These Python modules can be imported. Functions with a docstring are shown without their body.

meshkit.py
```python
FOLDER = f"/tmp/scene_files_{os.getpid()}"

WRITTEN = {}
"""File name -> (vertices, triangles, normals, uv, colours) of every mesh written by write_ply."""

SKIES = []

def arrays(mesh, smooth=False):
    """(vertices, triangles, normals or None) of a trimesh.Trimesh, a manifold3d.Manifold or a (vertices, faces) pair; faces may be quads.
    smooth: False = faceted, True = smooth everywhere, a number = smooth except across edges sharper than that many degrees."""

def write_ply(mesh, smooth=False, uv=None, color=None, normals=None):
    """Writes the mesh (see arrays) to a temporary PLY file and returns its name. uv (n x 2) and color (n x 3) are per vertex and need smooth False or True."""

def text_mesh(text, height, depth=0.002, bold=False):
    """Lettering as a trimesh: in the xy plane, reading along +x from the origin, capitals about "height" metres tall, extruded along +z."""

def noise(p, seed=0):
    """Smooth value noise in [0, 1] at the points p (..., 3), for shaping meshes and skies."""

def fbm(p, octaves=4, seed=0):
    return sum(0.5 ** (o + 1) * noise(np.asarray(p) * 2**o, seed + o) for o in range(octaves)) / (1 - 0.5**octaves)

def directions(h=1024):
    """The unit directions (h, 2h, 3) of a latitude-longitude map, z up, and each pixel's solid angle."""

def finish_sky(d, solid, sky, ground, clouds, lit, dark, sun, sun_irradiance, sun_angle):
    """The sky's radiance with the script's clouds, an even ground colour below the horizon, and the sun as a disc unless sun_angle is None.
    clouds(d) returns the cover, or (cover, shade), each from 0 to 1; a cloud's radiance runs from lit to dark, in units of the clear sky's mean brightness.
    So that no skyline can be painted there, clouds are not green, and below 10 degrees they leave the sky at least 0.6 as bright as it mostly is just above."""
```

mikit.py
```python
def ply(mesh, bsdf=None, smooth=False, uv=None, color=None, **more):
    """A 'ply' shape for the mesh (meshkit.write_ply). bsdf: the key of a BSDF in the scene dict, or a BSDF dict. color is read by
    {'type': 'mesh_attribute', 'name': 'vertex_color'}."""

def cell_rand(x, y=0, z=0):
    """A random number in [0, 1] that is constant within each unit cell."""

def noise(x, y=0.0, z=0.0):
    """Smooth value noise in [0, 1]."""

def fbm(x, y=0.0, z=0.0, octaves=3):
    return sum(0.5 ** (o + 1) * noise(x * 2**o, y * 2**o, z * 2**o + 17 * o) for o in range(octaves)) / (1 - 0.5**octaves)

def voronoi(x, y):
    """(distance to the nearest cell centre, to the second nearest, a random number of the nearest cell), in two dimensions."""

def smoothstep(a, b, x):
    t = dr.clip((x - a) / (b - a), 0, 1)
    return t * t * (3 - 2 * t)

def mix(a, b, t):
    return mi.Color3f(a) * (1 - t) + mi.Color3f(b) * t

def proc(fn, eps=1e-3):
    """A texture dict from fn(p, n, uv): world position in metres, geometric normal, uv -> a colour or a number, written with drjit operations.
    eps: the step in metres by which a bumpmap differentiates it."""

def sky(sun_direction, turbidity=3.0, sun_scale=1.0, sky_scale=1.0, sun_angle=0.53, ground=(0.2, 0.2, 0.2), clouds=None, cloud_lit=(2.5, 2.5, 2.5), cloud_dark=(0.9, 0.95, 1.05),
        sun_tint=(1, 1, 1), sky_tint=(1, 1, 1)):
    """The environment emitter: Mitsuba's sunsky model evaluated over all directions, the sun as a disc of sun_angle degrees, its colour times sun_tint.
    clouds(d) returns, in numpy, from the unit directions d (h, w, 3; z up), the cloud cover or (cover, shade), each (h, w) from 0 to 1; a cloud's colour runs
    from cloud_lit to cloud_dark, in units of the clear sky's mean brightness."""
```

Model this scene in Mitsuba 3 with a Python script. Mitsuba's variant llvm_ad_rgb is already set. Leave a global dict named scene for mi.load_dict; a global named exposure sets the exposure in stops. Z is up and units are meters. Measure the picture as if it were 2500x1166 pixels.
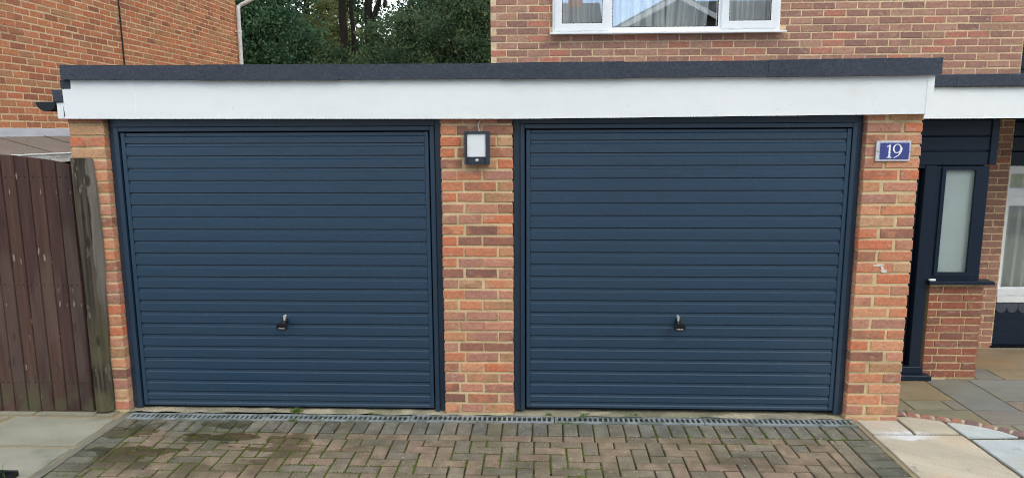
import math, random
import numpy as np, trimesh, mitsuba as mi, drjit as dr
import mikit, meshkit
from mikit import noise, fbm, voronoi, cell_rand, smoothstep, mix, proc
from shapely.geometry import Polygon, LineString, Point, box as sbox
from shapely.ops import unary_union

scene, labels = {}, {}
# ------------------------------------------------------------------ camera, sky, exposure
T = mi.ScalarTransform4f
CAM = np.array([0.0407, -4.5535, 1.951])
YAW, PITCH, ROLL = -0.0397, 0.1548, -0.0043
def view_axes():
    cy, sy, cp, sp, cr, sr = math.cos(YAW), math.sin(YAW), math.cos(PITCH), math.sin(PITCH), math.cos(ROLL), math.sin(ROLL)
    f = np.array([sy*cp, cy*cp, -sp]); r = np.array([cy, -sy, 0.0]); u = np.cross(r, f)
    return f, -sr*r + cr*u
_f, _u = view_axes()
scene['camera'] = {'type': 'perspective', 'fov': math.degrees(2*math.atan(1250/1690)), 'fov_axis': 'x', 'near_clip': 0.05, 'far_clip': 600.0,
                   'to_world': T().look_at(origin=CAM.tolist(), target=(CAM+_f).tolist(), up=_u.tolist())}
exposure = 2.70

def clouds(d):
    n = meshkit.fbm(d*2.2, 5, seed=4)
    cover = 0.22+0.78*np.clip((n-0.36)/0.16, 0, 1)
    shade = np.clip((meshkit.fbm(d*3.0+9.0, 4, seed=9)-0.35)/0.4, 0, 1)*0.6
    return cover, shade
scene['sky'] = mikit.sky((0.62, -0.70, 0.80), turbidity=3, sun_scale=0.16, sun_angle=30, clouds=clouds, ground=(0.2, 0.19, 0.17),
                         cloud_lit=(3.05, 3.22, 3.30), cloud_dark=(1.95, 2.07, 2.2), sun_tint=(.88, .96, 1.06), sky_tint=(.72, .95, 1.22))
labels['sky'] = {'kind': 'structure'}

# ------------------------------------------------------------------ helpers
rnd = random.Random(7)
nr = np.random.default_rng(11)
def numbered(k):
    if k not in scene and k not in labels and not any(x.startswith(k+'__') for x in scene): return k
    i = 1
    while True:
        q = f'{k}_{i:03d}'
        if q not in scene and q not in labels: return q
        i += 1
_count = {}
def child(parent, name):
    base = f'{parent}__{name}'
    n = _count.get(base, 0); _count[base] = n+1
    return base if n == 0 else f'{base}_{n:03d}'
def add(key, mesh, mat, **kw):
    scene[key] = mikit.ply(mesh, 'mat_'+mat, **kw); return key
def part(parent, name, mesh, mat, label=None, kind=None, **kw):
    k = child(parent, name)
    add(k, mesh, mat, **kw)
    if label or kind:
        labels[k] = {}
        if label: labels[k]['label'] = label
        if kind: labels[k]['kind'] = kind
    return k
def thing(name, label, cat, group=None):
    k = numbered(name); labels[k] = {'label': label, 'category': cat}
    if group: labels[k]['group'] = group
    return k
def struct(name, label=None):
    labels[name] = {'kind': 'structure'}
    if label: labels[name]['label'] = label
    return name
def cat(ms):
    vs, fs, at = [], [], 0
    for m in ms:
        v, f = (m.vertices, m.faces) if hasattr(m, 'vertices') else m
        v = np.asarray(v, float); f = np.asarray(f, int)
        if f.shape[1] == 4: f = np.vstack([f[:, [0, 1, 2]], f[:, [0, 2, 3]]])
        vs.append(v); fs.append(f+at); at += len(v)
    return np.vstack(vs), np.vstack(fs)
def box(x0, x1, y0, y1, z0, z1, c=0.0):
    """axis aligned box, chamfered by c"""
    if c <= 0:
        v = np.array([[x, y, z] for x in (x0, x1) for y in (y0, y1) for z in (z0, z1)], float)
        f = np.array([[0, 1, 3], [0, 3, 2], [4, 6, 7], [4, 7, 5], [0, 4, 5], [0, 5, 1], [2, 3, 7], [2, 7, 6], [0, 2, 6], [0, 6, 4], [1, 5, 7], [1, 7, 3]])
        return v, f
    pts = []
    for x, sx in ((x0, 1), (x1, -1)):
        for y, sy in ((y0, 1), (y1, -1)):
            for z, sz in ((z0, 1), (z1, -1)):
                pts += [[x, y+sy*c, z+sz*c], [x+sx*c, y, z+sz*c], [x+sx*c, y+sy*c, z]]
    h = trimesh.convex.convex_hull(np.array(pts))
    return np.array(h.vertices), np.array(h.faces)
def extrude(poly, d):
    ms = [trimesh.creation.extrude_polygon(g, d, engine='earcut') for g in getattr(poly, 'geoms', [poly])]
    return cat(ms)
def wallplate(poly, y0, y1):
    """polygon in (x, z) standing upright between depths y0 < y1"""
    v, f = extrude(poly, y1-y0)
    return np.stack([v[:, 0], y0+v[:, 2], v[:, 1]], 1), f[:, ::-1]
def floorplate(poly, z0, z1):
    v, f = extrude(poly, z1-z0)
    return np.stack([v[:, 0], v[:, 1], z0+v[:, 2]], 1), f
def tube(pts, r, sides=10):
    p = np.asarray(pts, float); r = np.broadcast_to(r, (len(p),))
    t = np.gradient(p, axis=0); t /= np.linalg.norm(t, axis=1, keepdims=True)+1e-12
    ref = np.array([0.13, 0.31, 0.94]) if abs(t[0, 2]) < 0.9 else np.array([1.0, 0.1, 0])
    a = np.cross(t, ref); a /= np.linalg.norm(a, axis=1, keepdims=True)
    b = np.cross(t, a); ang = np.arange(sides)*2*np.pi/sides
    v = p[:, None]+r[:, None, None]*(np.cos(ang)[None, :, None]*a[:, None]+np.sin(ang)[None, :, None]*b[:, None])
    n = len(p); i, j = np.meshgrid(np.arange(n-1), np.arange(sides), indexing='ij')
    q = np.stack([i*sides+j, i*sides+(j+1) % sides, (i+1)*sides+(j+1) % sides, (i+1)*sides+j], -1).reshape(-1, 4)
    v = np.vstack([v.reshape(-1, 3), p[:1], p[-1:]])
    f = np.vstack([q[:, [0, 1, 2]], q[:, [0, 2, 3]]])
    c0 = [[n*sides, (k+1) % sides, k] for k in range(sides)]
    c1 = [[n*sides+1, (n-1)*sides+k, (n-1)*sides+(k+1) % sides] for k in range(sides)]
    f = np.vstack([f, c0, c1])
    return v, f[:, ::-1]
def cyl(p0, p1, r, sides=16): return tube([p0, p1], r, sides)
def flag(mesh, tone, seed):
    """every vertex carries the piece's own tone and seed"""
    return np.tile([[tone, seed]], (len(mesh[0]), 1))
def slabpiece(o, du, dw, n, L, H, depth, c=0.003, jit=0.0015, back=0.02):
    """a brick-like piece on a face: corner o, along du by L, along dw by H, standing proud by depth along n, worn arrises"""
    o, du, dw, n = (np.asarray(q, float) for q in (o, du, dw, n))
    q = lambda u, w, d: o+du*u+dw*w+n*d
    j = lambda: rnd.uniform(-jit, jit)
    co = [(j(), j()), (L+j(), j()), (L+j(), H+j()), (j(), H+j())]
    cs = [c*rnd.uniform(0.7, 1.6) for _ in range(4)]
    ins = [(cs[0], cs[0]), (-cs[1], cs[1]), (-cs[2], -cs[2]), (cs[3], -cs[3])]
    dd = depth+rnd.uniform(-1, 1)*jit*0.8
    v = [q(a, b, -back) for a, b in co]+[q(a, b, dd-c) for a, b in co]+[q(a+i, b+k, dd) for (a, b), (i, k) in zip(co, ins)]
    f = []
    for k in range(4):
        m = (k+1) % 4
        f += [[k, m, m+4], [k, m+4, k+4], [k+4, m+4, m+8], [k+4, m+8, k+8]]
    f += [[8, 9, 10], [8, 10, 11]]
    f = np.array(f)
    if np.dot(np.cross(du, dw), n) < 0: f = f[:, ::-1]
    return np.array(v), f
X_, Z_, Y_ = np.array([1.0, 0, 0]), np.array([0, 0, 1.0]), np.array([0, 1.0, 0])

# ------------------------------------------------------------------ materials
def M(name, d): scene['mat_'+name] = {'type': 'twosided', 'bsdf': d} if d['type'] in ('principled', 'bumpmap') else d
def pr(col, rough=0.6, spec=0.5, **kw): return {'type': 'principled', 'base_color': col if isinstance(col, dict) else {'type': 'rgb', 'value': list(col)}, 'roughness': rough, 'specular': spec, **kw}
def two(d): return {'type': 'twosided', 'bsdf': d}
def bump(d, fn, scale, eps=1e-3): return {'type': 'bumpmap', 'arbitrary': {**proc(fn, eps)}, 'scale': scale, 'bsdf': d}
def palette(t, cols):
    c = mi.Color3f(cols[0]); n = len(cols)
    for k in range(1, n): c = dr.select(t*n >= k, mi.Color3f(cols[k]), c)
    return c
def brick_fn(cols, mean, even, mottled=0.30):
    def fn(p, n, uv):
        t, s = uv.x, uv.y*91.0
        c = mix(palette(t, cols), mi.Color3f(mean), even)
        c2 = mix(palette(cell_rand(uv.y*977.0, 5), cols), mi.Color3f(mean), even)
        b = fbm(p.x*9+s, p.y*9, p.z*11+s, 3)
        c = c*(1-0.55*smoothstep(0.52, 0.72, b))+c2*(0.55*smoothstep(0.52, 0.72, b))
        f = fbm(p.x*60+s, p.y*60, p.z*60, 3)
        g = noise(p.x*330, p.y*330, p.z*330)
        c = c*(1-mottled+2*mottled*f)*(0.88+0.24*g)
        w = smoothstep(0.66, 0.8, fbm(p.x*22+40, p.y*22, p.z*26+s, 3))
        c = mix(c, mi.Color3f(0.50, 0.42, 0.33), 0.35*w)
        dk = smoothstep(0.8, 0.9, noise(p.x*140, p.y*140, p.z*140+7))
        return c*(1-0.35*dk)
    return fn
def rough_fn(p, n, uv): return 0.6*noise(p.x*420, p.y*420, p.z*420)+0.4*fbm(p.x*90, p.y*90, p.z*90, 3)
RED = [(0.527, 0.195, 0.107), (0.515, 0.238, 0.162), (0.604, 0.287, 0.162), (0.434, 0.216, 0.156), (0.238, 0.107, 0.084), (0.352, 0.209, 0.112), (0.527, 0.323, 0.181), (0.565, 0.168, 0.084), (0.445, 0.209, 0.138), (0.162, 0.08, 0.072), (0.515, 0.254, 0.138), (0.371, 0.181, 0.144), (0.591, 0.231, 0.122), (0.305, 0.138, 0.089)]
BRN = [(0.491, 0.195, 0.098), (0.402, 0.144, 0.08), (0.552, 0.223, 0.112), (0.314, 0.122, 0.076), (0.423, 0.216, 0.107), (0.238, 0.093, 0.065), (0.515, 0.162, 0.084), (0.371, 0.209, 0.117), (0.456, 0.168, 0.098)]
PNK = [(0.376, 0.188, 0.15), (0.305, 0.141, 0.122), (0.429, 0.223, 0.162), (0.223, 0.122, 0.107), (0.352, 0.205, 0.141), (0.171, 0.091, 0.091), (0.485, 0.156, 0.107), (0.445, 0.262, 0.188), (0.328, 0.156, 0.122)]
DRK = [(0.3, 0.112, 0.072), (0.263, 0.106, 0.078), (0.338, 0.138, 0.09), (0.213, 0.112, 0.084), (0.288, 0.15, 0.108), (0.312, 0.106, 0.066)]
KRB = [(0.246, 0.127, 0.107), (0.195, 0.122, 0.122), (0.305, 0.138, 0.098), (0.162, 0.102, 0.102), (0.27, 0.162, 0.127)]
for nm, cols, mean, even in (('brick_red', RED, (0.515, 0.246, 0.144), .24), ('brick_brown', BRN, (0.515, 0.209, 0.098), .34), ('brick_pink', PNK, (0.434, 0.238, 0.162), .46), ('brick_plum', DRK, (0.305, 0.107, 0.076), .3), ('brick_kerb', KRB, (0.254, 0.15, 0.122), .2)):
    M(nm, bump(pr(proc(brick_fn(cols, mean, even)), 0.92, 0.2), rough_fn, 0.0012, 5e-4))
def mortar_fn(base):
    def fn(p, n, uv):
        f = fbm(p.x*25, p.y*25, p.z*25, 3); g = noise(p.x*400, p.y*400, p.z*400)
        m = smoothstep(0.55, 0.8, fbm(p.x*3+5, p.y*3, p.z*3, 3))
        return mix(mi.Color3f(base), mi.Color3f(base)*0.72, m)*(0.78+0.3*f+0.14*g)
    return fn
M('mortar', bump(pr(proc(mortar_fn((.60, .48, .28))), 0.95, 0.15), rough_fn, 0.0015, 5e-4))
M('mortar_pale', bump(pr(proc(mortar_fn((.68, .52, .32))), 0.95, 0.15), rough_fn, 0.0015, 5e-4))
def white_fn(p, n, uv):
    s = fbm(p.x*1.5, p.y*2, p.z*9, 3); g = smoothstep(0.62, 0.85, fbm(p.x*5+3, p.y*5, p.z*5, 4))
    sp = smoothstep(0.93, 0.96, noise(p.x*26+9, p.y*26, p.z*26))
    c = mi.Color3f(.82, .84, .84)*(0.95+0.07*s)
    return mix(mix(c, mi.Color3f(.66, .66, .60), 0.25*g), mi.Color3f(.3, .28, .24), 0.35*sp)
M('white_board', pr(proc(white_fn), 0.42, 0.4))
M('white_plastic', pr((.80, .81, .81), 0.3, 0.5))
def old_white_fn(p, n, uv):
    g = smoothstep(0.42, 0.62, fbm(p.x*7, p.y*7, p.z*14, 4)); k = smoothstep(0.66, 0.72, fbm(p.x*30, p.y*18, p.z*40, 3))
    return mix(mix(mi.Color3f(.62, .62, .60), mi.Color3f(.42, .41, .39), g), mi.Color3f(.13, .12, .11), k)
M('weathered_white', pr(proc(old_white_fn), 0.8, 0.2))
M('flashing', pr(proc(lambda p, n, uv: mi.Color3f(.60, .62, .66)*(0.82+0.3*fbm(p.x*6, p.y*6, p.z*20, 3))), 0.6, 0.3))
def felt_fn(p, n, uv):
    g = noise(p.x*150, p.y*150, p.z*150); h = noise(p.x*80+7, p.y*80, p.z*80); f = fbm(p.x*3, p.y*3, p.z*6, 3)
    c = mi.Color3f(.047, .055, .072)*(0.35+0.65*g+0.55*h+0.35*f)
    return c+mi.Color3f(.022, .022, .023)*smoothstep(0.7, 0.95, g)
M('felt', bump(pr(proc(felt_fn), 0.95, 0.25), lambda p, n, uv: noise(p.x*300, p.y*300, p.z*300), 0.0016, 5e-4))
def paint_fn(base, dirt=0.12):
    def fn(p, n, uv):
        f = fbm(p.x*1.7, p.y*1.7, p.z*1.2, 3)
        d = smoothstep(0.22, 0.0, p.z)*fbm(p.x*8, p.y*8, p.z*14, 3)
        return mix(mi.Color3f(base)*(0.93+0.14*f), mi.Color3f(.12, .12, .11), dirt*d)
    return fn
M('door_paint', bump(pr(proc(paint_fn((.0125, .040, .076))), 0.38, 0.75), lambda p, n, uv: fbm(p.x*7, p.y*3, p.z*25, 2), 0.0006, 1e-3))
M('frame_paint', pr(proc(paint_fn((.011, .032, .062))), 0.38, 0.7))
M('navy_paint', pr(proc(paint_fn((.007, .016, .034), 0.05)), 0.35, 0.3))
M('black_gap', pr((.008, .009, .012), 0.8, 0.1))
M('black_plastic', pr((.007, .008, .011), 0.3, 0.4))
M('dark_grey_plastic', pr((.032, .040, .055), 0.45, 0.4))
M('opal', pr((.74, .77, .78), 0.25, 0.5))
M('sensor_dome', pr((.45, .47, .50), 0.3, 0.5))
M('steel', pr((.46, .44, .39), 0.28, 0.8))
M('chrome_text', pr((.72, .74, .76), 0.3, 0.5))
M('acrylic', pr((.55, .57, .62), 0.12, 0.6))
M('sign_blue', pr((.055, .065, .24), 0.3, 0.5))
M('sign_white', pr((.80, .82, .85), 0.4, 0.5))
M('cable_white', pr((.62, .60, .54), 0.5, 0.3))
M('cable_dark', pr((.035, .028, .025), 0.6, 0.3))
M('pipe_plastic', pr(proc(lambda p, n, uv: mi.Color3f(.70, .71, .72)*(0.86+0.2*fbm(p.x*20, p.y*20, p.z*4, 3))), 0.35, 0.4))
M('glass', {'type': 'thindielectric', 'int_ior': 2.8})
M('frosted', pr(proc(lambda p, n, uv: mi.Color3f(.30, .37, .37)*(0.9+0.2*fbm(p.x*5, p.y*5, p.z*2, 2))), 0.30, 0.6))
M('curtain', two({'type': 'diffuse', 'reflectance': {'type': 'rgb', 'value': [.60, .64, .64]}}))
M('room', two({'type': 'diffuse', 'reflectance': {'type': 'rgb', 'value': [.30, .30, .29]}}))
def grain(p, sx, st):
    """plank grain, long in z"""
    w = fbm(p.x*70+st, p.y*70, p.z*2.2, 3); r = noise((p.x+0.01*fbm(p.x*8, p.y, p.z*3, 2))*240+st, p.y*240, p.z*3.5)
    return w, r
def gate_fn(p, n, uv):
    w, r = grain(p, 1, uv.y*60)
    c = palette(uv.x, [(.062, .032, .028), (.070, .035, .030), (.052, .030, .028), (.078, .041, .031)])
    c = c*(0.35+0.85*w+0.5*r)
    fade = smoothstep(0.50, 0.68, fbm(p.x*7+uv.y*30, p.y, p.z*1.4, 3))
    c = mix(c, mi.Color3f(.13, .095, .075), 0.35*fade)
    pale = smoothstep(0.80, 0.84, fbm(p.x*40+uv.y*90, p.y, p.z*9, 3))
    c = mix(c, mi.Color3f(.34, .29, .25), 0.7*pale)
    kx, kz, kr = voronoi(p.x*7.5+uv.y*17, p.z*2.4+uv.y*31)
    knot = smoothstep(0.10, 0.05, kx)*dr.select(kr > 0.55, 1.0, 0.0)
    c = mix(c, mi.Color3f(.045, .03, .025), 0.8*knot)
    green = smoothstep(0.30, 0.02, p.z)*smoothstep(0.3, 0.6, fbm(p.x*9, p.y, p.z*6, 3))
    return mix(c, mi.Color3f(.085, .095, .045), 0.6*green)
M('gate_wood', bump(pr(proc(gate_fn), 0.8, 0.3), lambda p, n, uv: grain(p, 1, 3.0)[1]+fbm(p.x*80, p.y*80, p.z*3, 2), 0.0012, 5e-4))
def post_fn(p, n, uv):
    w, r = grain(p, 1, 11.0)
    c = mix(mi.Color3f(.034, .028, .023), mi.Color3f(.085, .070, .050), smoothstep(0.35, 0.7, w))*(0.7+0.6*r)
    c = mix(c, mi.Color3f(.22, .20, .17), 0.6*smoothstep(0.64, 0.72, fbm(p.x*26, p.y*26, p.z*7, 4)))
    g = smoothstep(0.95, 0.25, p.z)*smoothstep(0.35, 0.6, fbm(p.x*6, p.y*6, p.z*4, 3))
    c = mix(c, mi.Color3f(.115, .105, .055), 0.7*g)
    edge = smoothstep(-2.972, -2.962, p.x+.012*(fbm(p.x*3, p.y, p.z*7, 3)-.5)*2)*smoothstep(.55, 1.0, p.z)
    c = mix(c, mi.Color3f(.20, .185, .16)*(0.6+0.6*w), 0.75*edge)
    kx, kz, kr = voronoi(p.x*9+0.4, p.z*3.1+0.2)
    return mix(c, mi.Color3f(.03, .025, .02), 0.85*smoothstep(0.16, 0.08, kx)*dr.select(kr > 0.5, 1.0, 0.0))
M('post_wood', bump(pr(proc(post_fn), 0.9, 0.2), lambda p, n, uv: grain(p, 1, 3.0)[1]+fbm(p.x*50, p.y*50, p.z*6, 3), 0.002, 5e-4))
def sheet_fn(p, n, uv):
    w = fbm(p.x*3, p.y*22, p.z*3, 4)
    return mix(mi.Color3f(.12, .095, .082), mi.Color3f(.20, .165, .14), w)*(0.8+0.4*noise(p.x*60, p.y*120, p.z*60))
M('roof_sheet', pr(proc(sheet_fn), 0.85, 0.25))
BLK = [(0.19, 0.148, 0.103), (0.209, 0.158, 0.111), (0.167, 0.139, 0.099), (0.215, 0.153, 0.111), (0.157, 0.135, 0.103), (0.227, 0.168, 0.115), (0.184, 0.153, 0.111)]
GRY = [(0.144, 0.139, 0.111), (0.16, 0.149, 0.115), (0.13, 0.124, 0.107), (0.165, 0.149, 0.115), (0.149, 0.134, 0.107)]
def stain(p):
    """damp algae stains on the left of the drive, beside the drain"""
    a = smoothstep(1.6, 0.2, dr.abs(p.x+2.2))*smoothstep(0.55, 0.1, dr.abs(p.y+0.45))
    b = fbm(p.x*4.6+2, p.y*10, 1.0, 4)
    return smoothstep(0.505, 0.535, b)*a
def block_fn(cols, damp=True):
    def fn(p, n, uv):
        s = uv.y*77
        c = palette(uv.x, cols)
        f = fbm(p.x*14+s, p.y*14, p.z*9, 4); g = noise(p.x*300, p.y*300, p.z*300); h = noise(p.x*120+4, p.y*120, 3.0)
        c = c*(0.48+0.78*f+0.30*g)
        c = c+mi.Color3f(.24, .23, .20)*smoothstep(0.90, 0.97, h)
        soot = smoothstep(0.5, 0.75, fbm(p.x*2.3+9, p.y*3.1, 2.0, 4))
        c = mix(c, c*mi.Color3f(.62, .66, .62), 0.8*soot)
        gr = smoothstep(0.54, 0.75, fbm(p.x*4+1, p.y*5, 6.0, 4))
        c = mix(c, mi.Color3f(.085, .085, .045), 0.40*gr)
        c = mix(c, c*mi.Color3f(.34, .31, .20), 0.9*stain(p))
        return c
    return fn
M('paver', bump(pr(proc(block_fn(BLK)), 0.9, 0.25), rough_fn, 0.0022, 6e-4))
M('paver_grey', bump(pr(proc(block_fn(GRY)), 0.9, 0.25), rough_fn, 0.0022, 6e-4))
def sand_fn(p, n, uv):
    g = smoothstep(0.42, 0.58, fbm(p.x*5, p.y*7, 2.0, 4)); f = fbm(p.x*90, p.y*90, p.z*90, 2)
    left = smoothstep(1.2, -2.0, p.x)
    c = mix(mi.Color3f(.036, .030, .020), mi.Color3f(.062, .070, .014), g*(0.35+0.65*left))
    return c*(0.6+0.8*f)
M('joint_sand', bump(pr(proc(sand_fn), 1.0, 0.1), rough_fn, 0.004, 1e-3))
def conc_fn(p, n, uv):
    vx, v2, vr = voronoi(p.x*75, p.y*75)
    f = fbm(p.x*5, p.y*9, p.z*4, 4)
    c = mix(mi.Color3f(.40, .355, .25), mi.Color3f(.24, .22, .16), smoothstep(0.35, 0.62, f))
    peb = smoothstep(0.42, 0.25, vx)*smoothstep(0.45, 0.6, fbm(p.x*4+7, p.y*6, 1.0, 3))
    c = mix(c, mi.Color3f(.36, .31, .24)*(0.4+0.9*vr), 0.75*peb)
    g = smoothstep(0.56, 0.7, fbm(p.x*3+20, p.y*5, 4.0, 4))
    return mix(c, mi.Color3f(.09, .10, .05), 0.5*g)*(0.75+0.5*noise(p.x*200, p.y*200, p.z*200))
def conc_h(p, n, uv):
    vx, v2, vr = voronoi(p.x*75, p.y*75); return smoothstep(0.5, 0.2, vx)*vr+0.5*fbm(p.x*60, p.y*60, p.z*60, 3)
M('concrete', bump(pr(proc(conc_fn), 0.95, 0.2), conc_h, 0.004, 8e-4))
M('strip_concrete', bump(pr(proc(lambda p, n, uv: mi.Color3f(.17, .16, .13)*(0.55+0.6*fbm(p.x*9, p.y*9, p.z*9, 4)+0.25*noise(p.x*250, p.y*250, p.z*250))), 0.95, 0.2), rough_fn, 0.003, 1e-3))
M('galvanised', bump(pr(proc(lambda p, n, uv: mix(mi.Color3f(.25, .28, .29), mi.Color3f(.15, .17, .155), smoothstep(0.4, 0.7, fbm(p.x*12, p.y*30, p.z*9, 3)))), 0.45, 0.6), rough_fn, 0.0006, 1e-3))
SLB = [(0.429, 0.391, 0.314), (0.439, 0.382, 0.29), (0.42, 0.449, 0.439), (0.42, 0.369, 0.282), (0.391, 0.424, 0.424), (0.364, 0.356, 0.306), (0.356, 0.364, 0.338)]
def slab_fn(p, n, uv):
    s = uv.y*53
    c = palette(uv.x, SLB)
    a = p.x*0.55+p.y*0.83
    w = fbm(a*7+s, (p.x*0.83-p.y*0.55)*1.6, s, 4); st = noise(a*42+5*fbm(p.x*4, p.y*4, s, 2), (p.x*0.83-p.y*0.55)*5, s)
    c = c*(0.72+0.5*w)*(0.93+0.14*st)
    oc = smoothstep(0.52, 0.74, fbm(p.x*3.1+s, p.y*3.3, 8.0, 4))
    c = mix(c, c*mi.Color3f(1.08, .94, .76), 0.5*oc)
    dk = smoothstep(0.72, 0.8, fbm(p.x*13, p.y*16, s, 3))
    c = mix(c, c*0.45, 0.5*dk)
    effl = smoothstep(0.25, 0.05, dr.abs(p.x-2.42))*smoothstep(0.085, 0.03, dr.abs(p.y+0.235+0.10*(fbm(p.x*15, p.y*15, 1.0, 3)-0.5)))
    c = mix(c, mi.Color3f(.62, .63, .64), 0.8*effl)
    return c*(0.9+0.2*noise(p.x*260, p.y*260, p.z*260))
M('sandstone', bump(pr(proc(slab_fn), 0.75, 0.3), lambda p, n, uv: fbm(p.x*22, p.y*22, p.z*9, 4)+0.15*noise(p.x*300, p.y*300, p.z*9), 0.006, 1.5e-3))
OLD = [(0.26, 0.253, 0.194), (0.226, 0.226, 0.177), (0.239, 0.22, 0.161), (0.267, 0.26, 0.207)]
def old_slab_fn(p, n, uv):
    s = uv.y*53
    f = fbm(p.x*4+s, p.y*6, s, 4); g = noise(p.x*240, p.y*240, 1.0)
    c = palette(uv.x, OLD)*(0.72+0.45*f+0.16*g)
    return mix(c, mi.Color3f(.10, .115, .07), 0.5*smoothstep(0.52, 0.72, fbm(p.x*3+s, p.y*4, 3.0, 4)))
M('old_slab', bump(pr(proc(old_slab_fn), 0.85, 0.25), rough_fn, 0.004, 1e-3))
PRC = [(0.268, 0.209, 0.128), (0.191, 0.195, 0.174), (0.205, 0.209, 0.19), (0.219, 0.201, 0.139), (0.211, 0.195, 0.167), (0.282, 0.215, 0.139), (0.239, 0.215, 0.144), (0.211, 0.188, 0.162)]
def porch_slab_fn(p, n, uv):
    s = uv.y*53
    c = palette(uv.x, PRC)*(0.75+0.5*fbm(p.x*3+s, p.y*7, s, 4))
    return mix(c, c*mi.Color3f(1.1, .9, .7), 0.5*smoothstep(0.5, 0.7, fbm(p.x*2+s, p.y*2, 2.0, 3)))
M('porch_stone', bump(pr(proc(porch_slab_fn), 0.6, 0.35), lambda p, n, uv: fbm(p.x*20, p.y*20, p.z*9, 4), 0.004, 1.5e-3))
M('pale_joint', bump(pr(proc(mortar_fn((.40, .36, .27))), 0.95, 0.2), rough_fn, 0.003, 1e-3))
M('sandy_joint', bump(pr(proc(mortar_fn((.26, .21, .13))), 0.95, 0.2), rough_fn, 0.003, 1e-3))
M('dark_joint', bump(pr(proc(mortar_fn((.10, .085, .055))), 0.95, 0.2), rough_fn, 0.003, 1e-3))
M('earth', pr(proc(lambda p, n, uv: mix(mi.Color3f(.07, .085, .04), mi.Color3f(.11, .095, .06), fbm(p.x*0.3, p.y*0.3, 0.0, 4))*(0.7+0.6*noise(p.x*20, p.y*20, 0.0))), 1.0, 0.1))
M('asphalt', pr(proc(lambda p, n, uv: mi.Color3f(.06, .06, .062)*(0.7+0.6*noise(p.x*90, p.y*90, 0.0))), 0.9, 0.2))
def leaf_fn(cols):
    def fn(p, n, uv): return palette(uv.x, cols)*(0.75+0.5*uv.y)
    return fn
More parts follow.
